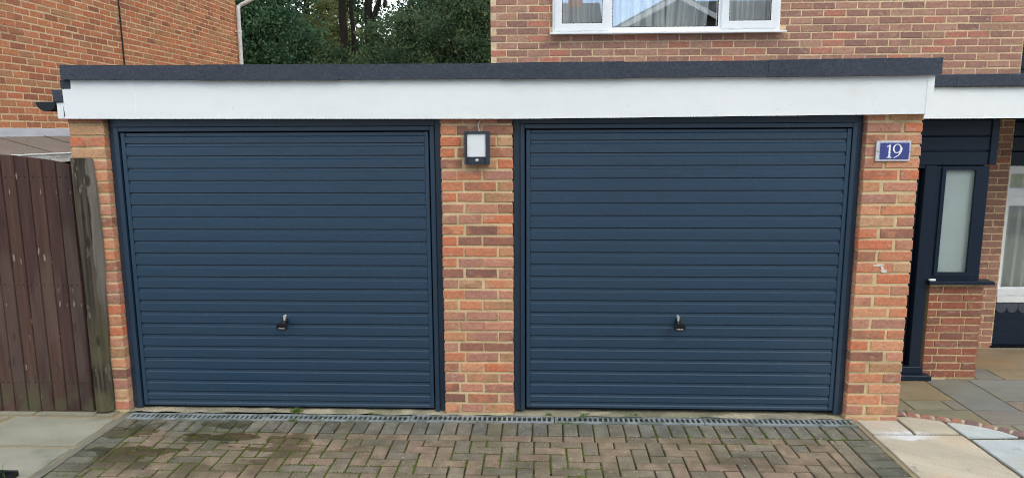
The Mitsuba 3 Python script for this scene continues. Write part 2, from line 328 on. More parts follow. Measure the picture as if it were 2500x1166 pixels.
LEAF = {'leaf_blue': [(0.084, 0.161, 0.09), (0.107, 0.193, 0.1), (0.067, 0.133, 0.08), (0.143, 0.234, 0.119)],
        'leaf_dark': [(0.057, 0.096, 0.055), (0.077, 0.122, 0.06), (0.045, 0.079, 0.048), (0.115, 0.154, 0.073)],
        'leaf_olive': [(0.093, 0.15, 0.075), (0.117, 0.176, 0.093), (0.072, 0.119, 0.062), (0.22, 0.256, 0.13), (0.099, 0.161, 0.099)],
        'leaf_gold': [(.20, .22, .085), (.16, .19, .075), (.23, .22, .08), (.12, .15, .06)]}  # brighter yellow green palette, painted to look like lit foliage
for k, cols in LEAF.items():
    M(k, {'type': 'principledthin', 'base_color': proc(leaf_fn(cols)), 'roughness': 0.6, 'diff_trans': 0.8, 'spec_trans': 0.0})
M('bark', bump(pr(proc(lambda p, n, uv: mix(mi.Color3f(.013, .011, .009), mi.Color3f(.032, .027, .021), fbm(p.x*14, p.y*14, p.z*3, 4))), 0.95, 0.1), lambda p, n, uv: fbm(p.x*20, p.y*20, p.z*4, 4), 0.02, 3e-3))
M('grass_blade', {'type': 'principledthin', 'base_color': proc(leaf_fn([(.10, .20, .035), (.13, .23, .045), (.08, .15, .03), (.19, .23, .07)])), 'roughness': 0.5, 'diff_trans': 0.7, 'spec_trans': 0.0})
M('moss', pr(proc(lambda p, n, uv: mix(mi.Color3f(.075, .115, .018), mi.Color3f(.060, .068, .018), fbm(p.x*9, p.y*9, 1.0, 3))*(0.6+0.7*noise(p.x*300, p.y*300, p.z*300))), 1.0, 0.1))
def tile_fn(p, n, uv):
    return mi.Color3f(.11, .105, .10)*(0.7+0.6*cell_rand(p.x*3.4, p.z*7))*(0.8+0.4*fbm(p.x*9, p.y*9, p.z*9, 3))
M('roof_tile', bump(pr(proc(tile_fn), 0.85, 0.3), lambda p, n, uv: p.z*7-dr.floor(p.z*7), 0.03, 4e-3))
M('lead', pr(proc(lambda p, n, uv: mi.Color3f(.055, .065, .085)*(0.7+0.7*fbm(p.x*20, p.y*20, p.z*20, 3))), 0.55, 0.5))

# ------------------------------------------------------------------ ground
struct('ground')
add('ground', (np.array([[-250, -250, -.46], [250, -250, -.46], [250, 250, -.46], [-250, 250, -.46]], float), np.array([[0, 1, 2], [0, 2, 3]])), 'earth')
EDGE = [(2.475, .13), (2.585, .075), (2.668, .05), (2.77, .008), (2.852, -.02), (2.931, -.05), (2.993, -.09), (3.066, -.145), (3.117, -.193), (3.165, -.235), (3.24, -.33), (3.32, -.47), (3.4, -.7), (3.46, -1.0), (3.5, -1.5), (3.5, -5.6)]
struct('terrace')
plat = Polygon([(-60, -9.0), (60, -9.0), (60, -5.6)]+EDGE[::-1]+[(2.475, 3.5), (-5.6, 9), (-60, 9)])
add('terrace', floorplate(plat, -.45, -.030), 'dark_joint')
struct('road')
add('road', box(-60, 60, -11.2, -6.2, -.2, -.018), 'asphalt')

# driveway
struct('driveway')
add('driveway__joint_sand', box(-2.818, 2.170, -6.0, -.108, -.3, -.0075), 'joint_sand')
PH = 0.088
field = []
def block(x0, x1, y0, y1, mat, cols, gap=0.0050, visible=None):
    L, H = x1-x0-2*gap, y1-y0-2*gap
    if L < .012 or H < .012: return
    m = slabpiece((x0+gap, y0+gap, -.02), X_, Y_, Z_, L, H, .02+rnd.uniform(-.0012, .0012)*1.2, c=.0045, jit=.0018, back=.01)
    # a slight settlement of single blocks
    tilt = rnd.gauss(0, .004); m[0][:, 2] += (m[0][:, 0]-m[0][:, 0].mean())*tilt*0.5
    uv = flag(m, (rnd.random()), rnd.random())
    if (y1 > -1.02 if visible is None else visible): part('driveway', 'paving_block', m, mat, uv=uv)
    else: field.append((m, uv, mat))
x = -2.815
while x < 2.16:                                     # soldier course along the drain
    w = min(.1005, 2.165-x)
    block(x, x+w, -.308, -.113, 'paver_grey', GRY); x += w
x = -2.815+.05
x = -2.61
while x < 1.87:                                     # stretcher course
    w = min(.2005, 1.879-x); block(x, x+w, -.393, -.309, 'paver', BLK); x += w
y = -.309
while y > -6.0:                                     # side borders and inner stretcher on the right
    block(-2.815, -2.63, y-.0925, y, 'paver_grey', GRY); block(1.982, 2.165, y-.0925, y, 'paver_grey', GRY); y -= .093
y = -.312
while y > -6.0:
    block(1.880, 1.981, y-.188, y, 'paver', BLK); y -= .189
region = sbox(-2.629, -6.0, 1.879, -.394)
X0, Y0 = .011, -.394
for j in range(-64, 1):
    for i in range(-28, 21):
        k = (i-j-1) % 4
        if k == 0: r = (X0+i*.1, X0+(i+2)*.1, Y0+(j-1)*PH, Y0+j*PH)
        elif k == 3: r = (X0+i*.1, X0+(i+1)*.1, Y0+(j-1)*PH, Y0+(j+1)*PH)
        else: continue
        x0, x1, y0, y1 = max(r[0], -2.629), min(r[1], 1.879), max(r[2], -6.0), min(r[3], -.394)
        if x1-x0 > .02 and y1-y0 > .02: block(x0, x1, y0, y1, 'paver', BLK)
for mt in ('paver', 'paver_grey'):
    ms = [q for q in field if q[2] == mt]
    part('driveway', 'block_field', cat([q[0] for q in ms]), mt, kind='stuff', uv=np.vstack([q[1] for q in ms]))

# apron of exposed-aggregate concrete and side strips
struct('apron')
def strip_grid(x0, x1, y0, y1, z, amp, nx, ny, seed):
    xs, ys = np.linspace(x0, x1, nx), np.linspace(y0, y1, ny)
    gx, gy = np.meshgrid(xs, ys, indexing='ij')
    gz = z+amp*(meshkit.fbm(np.stack([gx*9, gy*14, gx*0], -1), 4, seed)-.5)
    v = np.stack([gx, gy, gz], -1).reshape(-1, 3)
    i, k = np.meshgrid(np.arange(nx-1), np.arange(ny-1), indexing='ij')
    q = np.stack([i*ny+k, (i+1)*ny+k, (i+1)*ny+k+1, i*ny+k+1], -1).reshape(-1, 4)
    return v, np.vstack([q[:, [0, 1, 2]], q[:, [0, 2, 3]]])
add('apron', strip_grid(-2.86, 2.175, -.022, .3, .010, .022, 260, 18, 3), 'concrete', smooth=True)
struct('edge_strip'); struct('edge_strip_001')
add('edge_strip', strip_grid(-2.872, -2.816, -5.9, .06, -.002, .012, 10, 220, 5), 'strip_concrete', smooth=True)
add('edge_strip_001', strip_grid(2.166, 2.196, -5.9, .06, -.004, .006, 5, 160, 6), 'sandy_joint', smooth=True)

# drain gratings
GX = [-2.815, -1.843, -.842, .147, 1.155, 2.162]
GYb = [-.035, -.030, -.014, -.010, -.004]
GYf = [-.128, -.122, -.112, -.107, -.104]
places = ['first drain grating from the left, before the left garage door', 'second drain grating from the left, before the left garage door', 'middle drain grating, in front of the brick pier with the lamp',
          'fourth drain grating from the left, before the right garage door', 'rightmost drain grating, ending by the sandstone slabs']
for k in range(5):
    g = thing('drain_grating', 'galvanised slotted '+places[k], 'drain grating', 'drain gratings in a row across the drive')
    xa, xb = GX[k]+.003, GX[k+1]-.003
    outer = sbox(xa, GYf[k], xb, GYb[k]); n = 28
    pitch = (xb-xa-.03)/n
    holes = [sbox(xa+.015+pitch*q+pitch*.26, GYf[k]+.016, xa+.015+pitch*q+pitch*.76, GYb[k]-.016).buffer(.002, 2) for q in range(n)]
    part(g, 'plate', floorplate(outer.difference(unary_union(holes)), -.004, .006), 'galvanised')
    part(g, 'channel', box(xa, xb, GYf[k]+.003, GYb[k]-.003, -.09, -.075), 'black_gap')
    part(g, 'rim', cat([box(xa, xb, GYf[k]-.004, GYf[k]-.0005, -.03, .004), box(xa, xb, GYb[k]+.0005, GYb[k]+.004, -.03, .004)]), 'galvanised')

# stone paving right and left of the drive
def stone(owner, pts, tone, mat, z=0.0, thick=.03, name='slab', inset=.004, wob=.0025):
    poly = Polygon(pts).buffer(-inset).buffer(-.008).buffer(.008, 3)
    ring = np.array(poly.exterior.segmentize(.05).coords)[:-1]
    d = meshkit.fbm(np.stack([ring[:, 0]*14, ring[:, 1]*14, ring[:, 0]*0+tone*40], -1), 3, 8)-.5
    c = ring.mean(0); ring = ring+(ring-c)/np.linalg.norm(ring-c, axis=1, keepdims=True)*d[:, None]*2*wob*2
    poly = Polygon(ring).buffer(0)
    inner = poly.buffer(-.004, 2)
    a = floorplate(poly, z-thick, z-.004); b = floorplate(inner, z-.005, z)
    m = cat([a, b])
    part(owner, name, m, mat, uv=flag(m, tone, rnd.random()))
struct('patio')
TN = lambda k, n: (k+.5)/n
stone('patio', [(2.198, .028), (2.472, .026), (2.476, -.214), (2.200, -.222)], TN(0, 7), 'sandstone')
stone('patio', [(2.484, .07), (2.58, .065), (2.668, .038), (2.768, .0), (2.775, -.206), (2.486, -.212)], TN(3, 7), 'sandstone')
stone('patio', [(2.783, -.012), (2.85, -.03), (2.931, -.06), (2.993, -.10), (3.066, -.155), (3.13, -.245), (2.785, -.263)], TN(2, 7), 'sandstone')
stone('patio', [(2.198, -.230), (2.776, -.222), (2.779, -1.02), (2.200, -1.02)], TN(1, 7), 'sandstone')
stone('patio', [(2.792, -.282), (3.15, -.268), (3.24, -.36), (3.32, -.5), (3.4, -.72), (3.45, -1.02), (2.795, -1.02)], TN(4, 7), 'sandstone')
stone('patio', [(2.200, -1.03), (2.9, -1.03), (2.9, -1.9), (2.200, -1.9)], TN(0, 7), 'sandstone')
stone('patio', [(2.91, -1.03), (3.45, -1.03), (3.5, -1.5), (3.5, -1.9), (2.91, -1.9)], TN(3, 7), 'sandstone')
add('patio__joint', floorplate(Polygon([(2.196, .05), (2.475, .05)]+[(a, b-.02) for a, b in EDGE[1:11]]+[(3.35, -.6), (3.45, -1.0), (3.5, -2), (2.196, -2)]), -.028, -.009), 'dark_joint')
struct('side_path')
stone('side_path', [(-2.880, -.118), (-3.60, -.112), (-3.628, -.235), (-3.628, -.555), (-2.880, -.555)], TN(0, 4), 'old_slab')
stone('side_path', [(-3.645, -.255), (-4.3, -.255), (-4.3, -.555), (-3.645, -.555)], TN(1, 4), 'old_slab')
stone('side_path', [(-3.63, -.112), (-4.3, -.112), (-4.3, -.24), (-3.66, -.24)], TN(2, 4), 'old_slab')
stone('side_path', [(-2.880, -.575), (-3.62, -.575), (-3.62, -1.2), (-2.880, -1.2)], TN(3, 4), 'old_slab')
stone('side_path', [(-3.63, -.575), (-4.3, -.575), (-4.3, -1.2), (-3.63, -1.2)], TN(0, 4), 'old_slab')
for a, b in ((-3.065, -2.93), (-3.5, -3.072), (-3.95, -3.507), (-4.3, -3.957)):
    stone('side_path', [(a, -.092), (b, -.092), (b, .04), (a, .04)], TN(2, 4), 'old_slab', z=.003, name='sill_stone', inset=.002)
add('side_path__joint', box(-4.4, -2.873, -1.3, .08, -.026, -.006), 'sandy_joint')
# kerb of rounded bricks along the curved edge of the patio
struct('brick_kerb')
ke = LineString([(2.488, .135), (2.59, .108), (2.668, .085), (2.77, .045), (2.852, .015), (2.931, -.015), (2.993, -.055), (3.066, -.11), (3.117, -.155), (3.18, -.22), (3.26, -.32), (3.34, -.46), (3.42, -.69), (3.48, -1.0), (3.52, -1.5)])
s = 0.0
while s < ke.length-.1:
    L = .088+rnd.uniform(-.006, .006)
    p0, p1 = ke.interpolate(s+.006), ke.interpolate(s+L-.006)
    du = np.array([p1.x-p0.x, p1.y-p0.y, 0]); ln = np.linalg.norm(du); du /= ln
    nn = np.array([-du[1], du[0], 0])
    o = np.array([p0.x, p0.y, -.05])-nn*.034
    m = slabpiece(o, du, nn, Z_, ln, .068, .058+rnd.uniform(-.003, .003), c=.012, jit=.003, back=.06)
    part('brick_kerb', 'brick', m, 'brick_kerb', uv=flag(m, rnd.random(), rnd.random()), smooth=False); s += L
kb = [(c[0], c[1]) for c in ke.buffer(.030, cap_style=2).exterior.coords]
add('brick_kerb__mortar', floorplate(Polygon(kb), -.40, -.002), 'pale_joint')

# lower forecourt in front of the porch
struct('forecourt')
LZ = -.42
def fs(x0, x1, y0, y1, k): stone('forecourt', [(x0, y0), (x1, y0), (x1, y1), (x0, y1)], TN(k, 8), 'porch_stone', z=LZ, thick=.03, inset=.004, wob=.001)
fs(2.50, 3.255, 1.2, 1.96, 6); fs(3.255, 3.722, 1.425, 1.96, 0); fs(3.722, 4.135, 1.205, 1.96, 1); fs(4.135, 4.86, 1.425, 1.96, 2); fs(4.86, 5.6, 1.2, 1.96, 5)
fs(3.255, 3.59, 1.205, 1.425, 3); fs(3.59, 3.722, 1.205, 1.425, 4); fs(4.135, 4.86, 1.205, 1.425, 7)
fs(2.50, 3.16, .92, 1.205, 4); fs(3.16, 3.722, .92, 1.205, 3); fs(3.722, 4.40, .92, 1.205, 7); fs(4.40, 5.2, .6, 1.205, 6)
fs(2.50, 3.3, .35, .92, 1); fs(3.3, 3.86, .35, .92, 6); fs(3.86, 4.40, .35, .92, 2); fs(2.7, 3.5, -.2, .35, 4); fs(3.5, 4.3, -.3, .35, 0); fs(4.3, 5.2, -.3, .6, 1)
fs(4.245, 5.6, 2.27, 2.94, 5); fs(3.95, 4.245, 1.96, 2.0, 6); fs(4.245, 4.50, 1.96, 2.27, 4); fs(4.50, 5.6, 1.96, 2.27, 0)
fs(3.6, 4.5, -1.2, -.3, 3); fs(4.5, 5.4, -1.2, -.3, 6)
add('forecourt__joint', box(2.48, 6.5, -3.0, 2.99, -.45, -.4285), 'pale_joint')

# ------------------------------------------------------------------ brickwork
def brick_rows(owner, name, rows, o, du, n, mat, depth=.006, c=.003, limit=None, tone=None, jit=.0016):
    """rows: list of (z0, height, [(a, b), ...]); returns surplus as one stuff part beyond limit"""
    todo = [(z, h, a, b) for z, h, spans in rows for a, b in spans if b-a > .01]
    extra = []
    for q, (z, h, a, b) in enumerate(todo):
        p = np.asarray(o, float)+np.asarray(du)*a+Z_*z
        m = slabpiece(p, du, Z_, n, b-a, h, depth, c=c, jit=jit, back=.004)
        uv = flag(m, rnd.random(), rnd.random())
        if limit is None or limit(p, q): part(owner, name, m, mat, uv=uv)
        else: extra.append((m, uv))
    if extra:
        part(owner, name+'_field', cat([e[0] for e in extra]), mat, kind='stuff', uv=np.vstack([e[1] for e in extra]))
def bond(length, k, L=.215, g=.0115, start=0.0):
    """stretcher bond spans in course k"""
    out = []; x = start-(L+g)*(.5 if k % 2 else 0)
    while x < length:
        a, b = max(x, 0), min(x+L, length)
        if b-a > .02: out.append((a, b))
        x += L+g
    return out

# ------------------------------------------------------------------ garage
gar = thing('garage', 'flat roofed double garage with two navy ribbed doors, brick piers and white fascia', 'garage')
PIERS = [('left', -3.090, -2.855, .015, .0768), ('mid', -.607, -.133, .0263, .0731), ('right', 2.124, 2.472, .0395, .0757)]
for nm, xa, xb, z0, gz in PIERS:
    pier = f'{gar}__pier' if f'{gar}__pier' not in scene else child(gar, 'pier')
    if nm == 'left': pier = child(gar, 'pier')
    elif nm == 'mid': pier = child(gar, 'pier')
    else: pier = child(gar, 'pier')
    add(pier, box(xa+.006, xb-.006, .0, .24, -.1, 2.06), 'mortar')
    w = xb-xa; rows = []
    for k in range(-1 if nm == 'right' else 0, 28):
        z = z0+k*gz
        if z > 2.05: break
        if nm == 'mid':
            fr = [(0, .295), (.328, .772), (.798, 1)] if k % 2 else [(0, .205), (.235, .560), (.588, 1)]
            fr = [(a+(rnd.uniform(-.012, .012) if a > 0 else 0), b+(rnd.uniform(-.008, .008) if b < 1 else 0)) for a, b in fr]
        elif nm == 'right':
            fr = [(0, .63), (.675, 1)] if k % 2 else [(0, .325), (.385, 1)]
            fr = [(a+(rnd.uniform(-.015, .015) if a > 0 else 0), b+(rnd.uniform(-.012, .012) if b < 1 else 0)) for a, b in fr]
        else:
            fr = [(0, 1)] if k % 2 else [(0, .46), (.50, 1)]
        rows.append((z, gz-.0140-rnd.uniform(0, .0035), [(a*w, b*w) for a, b in fr]))
    # bricks reach round the arrises into the reveals
    for z, h, spans in rows:
        for a, b in spans:
            m = slabpiece((xa+a+rnd.uniform(-.002, .002), -.006, z), X_, Z_, -Y_, b-a, h, rnd.uniform(-.001, .0015), c=.0035, jit=.0018, back=.15)
            part(pier, 'brick', m, 'brick_red', uv=flag(m, rnd.random(), rnd.random()))
# doors
def rib_profile():
    # (depth from the rib face towards the inside, drop from the rib top)
    return [(.0, -.0025), (.0, -.0600), (.0100, -.0625), (.0100, -.0690), (.0062, -.0805), (.0055, -.0828)]
def sweep_x(prof, x0, x1):
    """closed profile of (y, z) along x"""
    v, f = extrude(Polygon(prof), x1-x0)
    return np.stack([x0+v[:, 2], v[:, 0], v[:, 1]], 1), f
def garage_door(side, xo0, xo1, xi0, xi1, xp0, xp1, ztop, zshort, zfirst, zb, hx, label):
    d = child(gar, 'door'); labels[d] = {'label': label}
    YF, YB, YP = .048, .028, .040
    # frame: outer trim a little back from the bead, bead standing forward
    f = cat([box(xo0, xi0-.0005, YF, .20, zb-.01, 2.06, .002), box(xi1+.0005, xo1, YF, .20, zb-.01, 2.06, .002), box(xi0-.0005, xi1+.0005, YF-.004, .20, ztop+.037, 2.062, .002)])
    part(d, 'frame', f, 'frame_paint')
    bw = xp0-xi0-.011
    b = cat([box(xi0, xi0+bw, YB, .18, zb-.008, ztop+.036, .003), box(xi1-bw, xi1, YB, .18, zb-.008, ztop+.036, .003), box(xi0+bw+.0004, xi1-bw-.0004, YB+.002, .18, ztop+.006, ztop+.036, .003)])
    part(d, 'bead', b, 'frame_paint')
    part(d, 'gap', box(xi0+bw-.002, xi1-bw+.002, .085, .10, zb-.01, ztop+.02), 'black_gap')
    ew = .026
    part(d, 'edge_strip', cat([box(xp0, xp0+ew, YP, .083, zb+.012, ztop-.002, .002)]), 'door_paint')
    part(d, 'edge_strip', cat([box(xp1-ew, xp1, YP, .083, zb+.012, ztop-.002, .002)]), 'door_paint')
    # little fixings at the top of the strips
    part(d, 'rivet', cat([cyl((xq, YP-.002, zq), (xq, YP+.004, zq), .0028, 8) for xq in (xp0+ew/2, xp1-ew/2) for zq in (ztop-.022, ztop-.05, zb+.05)]), 'frame_paint', kind='stuff')
    zs = [zshort]+[zfirst-.0828*k for k in range(22)]
    for k, zt in enumerate(zs):
        low = zs[k+1] if k+1 < len(zs) else zb+.034
        sc = zt-low
        yf = YP+.004
        prof = [(yf+.0075, zt), (yf, zt-.0062), (yf, zt-sc+.0215), (yf+.020, zt-sc+.0225), (yf+.020, zt-sc+.0155), (yf+.0085, zt-sc+.0150), (yf+.0077, zt-sc+.0003), (.082, zt-sc+.0003), (.082, zt)]
        part(d, 'rib', sweep_x(prof, xp0+ew+.0015, xp1-ew-.0015), 'door_paint')
    part(d, 'rib', sweep_x([(YP+.013, ztop-.004), (YP+.013, zshort+.0003), (.082, zshort+.0003), (.082, ztop-.004)], xp0+ew+.0015, xp1-ew-.0015), 'door_paint')
    part(d, 'bottom_rail', cat([sweep_x([(YP+.012, zb+.0337), (YP+.002, zb+.026), (YP+.002, zb+.012), (.082, zb+.012), (.082, zb+.0337)], xp0+ew+.0015, xp1-ew-.0015)]), 'door_paint')
    part(d, 'seal', box(xp0, xp1, .055, .08, zb-.004, zb+.013), 'black_gap')
    # lock cylinder and knob
    key = unary_union([Point(hx, .0).buffer(.0085, 8), sbox(hx-.0052, -.028, hx+.0052, 0)])
    zl = zfirst-.0828*14-.006
    m = wallplate(key, .018, .047); m[0][:, 2] += zl
    part(d, 'lock', m, 'steel')
    part(d, 'lock', cyl((hx, .0165, zl), (hx, .0175, zl), .0022, 8), 'black_gap')
    hz = zl-.052
    ring = lambda y, zc, a, b, e: [[hx+a*np.sign(np.cos(t))*abs(np.cos(t))**e, y, hz+zc+b*np.sign(np.sin(t))*abs(np.sin(t))**e] for t in np.arange(24)*2*np.pi/24]
    secs = [ring(.06, .016, .021, .019, .8), ring(.034, .016, .020, .018, .8), ring(.026, .014, .015, .013, .9), ring(.006, .010, .019, .015, .9), ring(-.016, .003, .030, .021, .75), ring(-.032, -.003, .039, .027, .65), ring(-.0365, -.003, .038, .026, .65), ring(-.038, -.003, .034, .022, .65)]
    v = np.vstack(secs); f = []
    for a in range(len(secs)-1):
        for t in range(24): f.append([a*24+t, a*24+(t+1) % 24, (a+1)*24+(t+1) % 24, (a+1)*24+t])
    f = np.array(f); f = np.vstack([f[:, [0, 1, 2]], f[:, [0, 2, 3]], [[(len(secs)-1)*24, (len(secs)-1)*24+t, (len(secs)-1)*24+t+1] for t in range(1, 23)]])
    tm = trimesh.Trimesh(v, f, process=False); tm.fix_normals()
    part(d, 'handle', (np.array(tm.vertices), np.array(tm.faces)), 'black_plastic', smooth=35)
    t = meshkit.text_mesh('GARADOR', .0062, .0008, bold=True); tv = np.array(t.vertices); tf = np.array(t.faces)
    wdt = tv[:, 0].max()-tv[:, 0].min(); s = .044/wdt
    tv = np.stack([hx-.022+(tv[:, 0]-tv[:, 0].min())*s, -.0382-tv[:, 2], hz-.018+tv[:, 1]], 1)
    part(d, 'lettering', (tv, tf[:, ::-1] if trimesh.Trimesh(tv, tf, process=False).volume < 0 else tf), 'chrome_text')
garage_door('L', -2.853, -.609, -2.812, -.652, -2.771, -.692, 1.949, 1.9234, 1.8574, .022, -1.717, 'left garage door, navy steel with horizontal ribs')
garage_door('R', -.132, 2.122, -.085, 2.084, -.046, 2.053, 1.958, 1.9370, 1.8700, .036, .981, 'right garage door, navy steel with horizontal ribs')
# fascia: long white boards with a cover strip, sagging a little in the middle
fx = np.array([-3.07, -2.4, -1.6, -.9, -.13, .5, 1.03, 1.7, 2.455]); fb = np.array([2.041, 2.037, 2.034, 2.030, 2.027, 2.030, 2.034, 2.039, 2.044]); ft = np.array([2.295, 2.291, 2.289, 2.287, 2.287, 2.289, 2.291, 2.294, 2.296])
def ribbon(xs, zb, zt, y0, y1):
    ring = [(a, b) for a, b in zip(xs, zb)]+[(a, b) for a, b in zip(xs[::-1], zt[::-1])]
    return wallplate(Polygon(ring), y0, y1)
def fasc(x0, x1, y0, y1, dz0=0, dz1=0, bx=fx, bb=fb, bt=ft):
    xs = np.unique(np.concatenate([[x0, x1], bx[(bx > x0) & (bx < x1)]]))
    return ribbon(xs, np.interp(xs, bx, bb)+dz0, np.interp(xs, bx, bt)+dz1, y0, y1)
left_board = Polygon([(-3.068, 2.041), (-2.625, 2.038), (-2.625, 2.292), (-3.012, 2.292), (-3.012, 2.232), (-3.070, 2.232)])
part(gar, 'fascia_board', wallplate(left_board, -.060, -.040), 'white_board')
part(gar, 'fascia_board', fasc(-2.624, 2.452, -.060, -.040), 'white_board')
part(gar, 'cover_strip', fasc(-2.632, -2.592, -.064, -.0605, -.001, 0), 'white_board')
part(gar, 'cover_strip', cat([fasc(2.448, 2.490, -.064, -.0605, -.004, 0, np.array([2.4, 2.5]), np.array([2.044, 2.044]), np.array([2.296, 2.296])), box(2.470, 2.492, -.0602, .2, 2.041, 2.292)]), 'white_board')
part(gar, 'fixing', cat([cyl((q, -.0618, z), (q, -.058, z), .0035, 8) for q in np.arange(-2.45, 2.4, .508) for z in (2.105, 2.255)]), 'pipe_plastic', kind='stuff')
part(gar, 'soffit', box(-3.068, 2.47, -.0395, .012, 2.0485, 2.056), 'white_board')
part(gar, 'end_board', box(-3.124, -3.072, -.052, .5, 2.041, 2.146, .002), 'white_board')
part(gar, 'crack', wallplate(Polygon([(-3.073, 2.050), (-3.068, 2.062), (-3.070, 2.085), (-3.0725, 2.12), (-3.0735, 2.12), (-3.0745, 2.08)]), -.0615, -.0603), 'black_gap')
part(gar, 'felt_block', box(-3.078, -3.013, -.066, .5, 2.233, 2.291, .004), 'felt')
part(gar, 'felt_block', box(-3.139, -3.070, -.064, .5, 2.147, 2.229, .004), 'felt')
tx = np.array([-3.05, -2.15, -1.25, -.2, .56, 1.46, 2.37, 2.51]); zt_ = np.array([2.381, 2.373, 2.371, 2.3705, 2.372, 2.374, 2.380, 2.383]); zb_ = np.array([2.290, 2.282, 2.277, 2.276, 2.275, 2.277, 2.281, 2.284])
for k in range(7):
    o = .003*(k % 2)
    xs = np.linspace(tx[k], tx[k+1]+.012*(k < 6), 9)
    zz = np.interp(xs, tx, zb_)+.0009*np.array([rnd.uniform(-1, 1) for _ in xs])-o
    part(gar, 'felt_strip', ribbon(xs, zz, np.interp(xs, tx, zt_)+.0007*np.array([rnd.uniform(-1, 1) for _ in xs])+o, -.094-o-(.004 if k == 6 else 0), -.050), 'felt')
part(gar, 'roof', box(-3.05, 2.51, -.0495, 2.95, 2.31, 2.366), 'felt')
part(gar, 'side_wall', box(-3.09, -2.88, .245, 4.9, -.2, 2.31), 'mortar')
part(gar, 'side_wall', box(2.26, 2.468, .245, 2.98, -.45, 2.31), 'mortar')
part(gar, 'rear_wall', box(-3.09, -.5, 4.9, 5.1, -.4, 2.31), 'mortar')
part(gar, 'roof', box(-3.05, -.52, 2.951, 5.15, 2.31, 2.366), 'felt')
# half round gutter on the left flank, seen end on
th = np.linspace(np.pi, 2*np.pi, 17); cx_, cz_, ro = -3.205, 2.152, .062
outer = [(cx_+ro*1.1*math.cos(t), cz_+ro*math.sin(t)) for t in th]; innr = [(cx_+(ro-.004)*1.1*math.cos(t), cz_+(ro-.004)*math.sin(t)) for t in th[::-1]]
g = part(gar, 'gutter', wallplate(Polygon(outer+innr), -.03, 4.8), 'black_plastic')
part(gar, 'gutter_end', cat([wallplate(Polygon(outer), -.040, -.0305), box(-3.140, -3.125, -.03, .0, 2.095, 2.150)]), 'black_plastic')

# old mortar smears on the right pier, drill holes by the lamp
def blob(cx, cz, rx, rz, seed):
    a = np.linspace(0, 2*np.pi, 22)[:-1]; r = 1+.9*(meshkit.noise(np.stack([np.cos(a)*1.6+seed, np.sin(a)*1.6, a*0], -1), 3)-.5)
    return wallplate(Polygon(np.stack([cx+rx*r*np.cos(a), cz+rz*r*np.sin(a)], 1)).buffer(0), -.0105, -.004)
part(child(gar, 'mortar_smear') if False else gar, 'mortar_smear', cat([blob(2.262, 1.071, .034, .008, 1.0), blob(2.300, 1.030, .022, .010, 2.3), blob(2.288, 1.052, .009, .016, 4.0)]), 'cable_white')
part(gar, 'drill_hole', cat([cyl((qx, -.0088, qz), (qx, -.0070, qz), .0032, 8) for qx, qz in ((-.363, 1.704), (-.361, 1.691), (-.358, 2.012), (-.449, 1.945), (-.236, 1.922), (-.455, 1.80))]), 'black_gap', kind='stuff')

# wall lamp on the middle pier
lm = thing('wall_lamp', 'dark grey wall lamp with square opal screen and motion sensor on the brick pier', 'wall lamp')
hs = sbox(-.443, 1.736, -.281, 1.949).buffer(-.004).buffer(.004, 3)
fr = hs.difference(sbox(-.428, 1.742, -.304, 1.934))
part(lm, 'housing', wallplate(fr, -.066, -.008), 'dark_grey_plastic')
part(lm, 'back', box(-.44, -.284, -.030, -.0075, 1.74, 1.945), 'dark_grey_plastic')
part(lm, 'screen', box(-.427, -.305, -.056, -.031, 1.784, 1.9335, .003), 'opal')
part(lm, 'sensor_panel', box(-.4275, -.3045, -.050, -.031, 1.7425, 1.7825, .002), 'dark_grey_plastic')
sp = trimesh.creation.icosphere(3, .0125); sp.vertices *= [1, .8, .85]; sp.vertices += [-.364, -.050, 1.7625]
part(lm, 'sensor', (np.array(sp.vertices), np.array(sp.faces)), 'sensor_dome', smooth=True)
cp = np.array([(-.318, -.012, 2.040), (-.330, -.012, 2.028), (-.346, -.013, 2.014), (-.355, -.013, 1.996), (-.357, -.013, 1.980), (-.352, -.013, 1.962), (-.346, -.013, 1.940)])
part(lm, 'cable', tube(cp, .0035, 8), 'cable_white', smooth=True)

# house number
sg = thing('number_sign', 'blue house number plate reading 19 on clear backing, right hand brick pier', 'sign')
part(sg, 'backing', box(2.186, 2.402, -.020, -.0125, 1.749, 1.878, .002), 'acrylic')
part(sg, 'panel', box(2.209, 2.391, -.0228, -.0202, 1.761, 1.8655, .0005), 'sign_blue')
def serif_19():
    one = unary_union([sbox(-.0052, 0, .0052, .079), sbox(-.015, 0, .015, .0035), Polygon([(-.0052, .079), (.0052, .087), (.0052, .07)]),
                       Polygon([(-.019, .068), (-.019, .0715), (.0052, .087), (.0052, .082), (-.0052, .0725)]), Polygon([(-.0052, .0035), (-.012, .0035), (-.0052, .012)]), Polygon([(.0052, .0035), (.012, .0035), (.0052, .012)])])
    import shapely.affinity as A
    o = A.scale(Point(0, .058).buffer(1, 32), .0275, .029); i = A.translate(A.scale(Point(0, .058).buffer(1, 32), .0185, .0245), .0, .001)
    bowl = o.difference(i)
    t = np.linspace(0, 1, 20)
    P = [((1-q)**2*np.array([.0262, .06])+2*(1-q)*q*np.array([.028, .018])+q*q*np.array([-.020, .0])) for q in t]
    tail = LineString(P)
    wid = unary_union([LineString(P[k:k+2]).buffer(.0049*(1-.72*t[k])) for k in range(19)])
    nine = unary_union([bowl, wid])
    return A.translate(one, -.030, 0), A.translate(nine, .018, .0)
for q in serif_19():
    q = q.buffer(.0002)
    import shapely.affinity as A
    part(sg, 'digit', wallplate(A.translate(q, 2.298, 1.7705), -.0240, -.0229), 'sign_white')
for xq in (2.199, 2.3955):
    part(sg, 'screw', cyl((xq, -.026, 1.814), (xq, -.0125, 1.814), .0055, 12), 'steel', smooth=30)

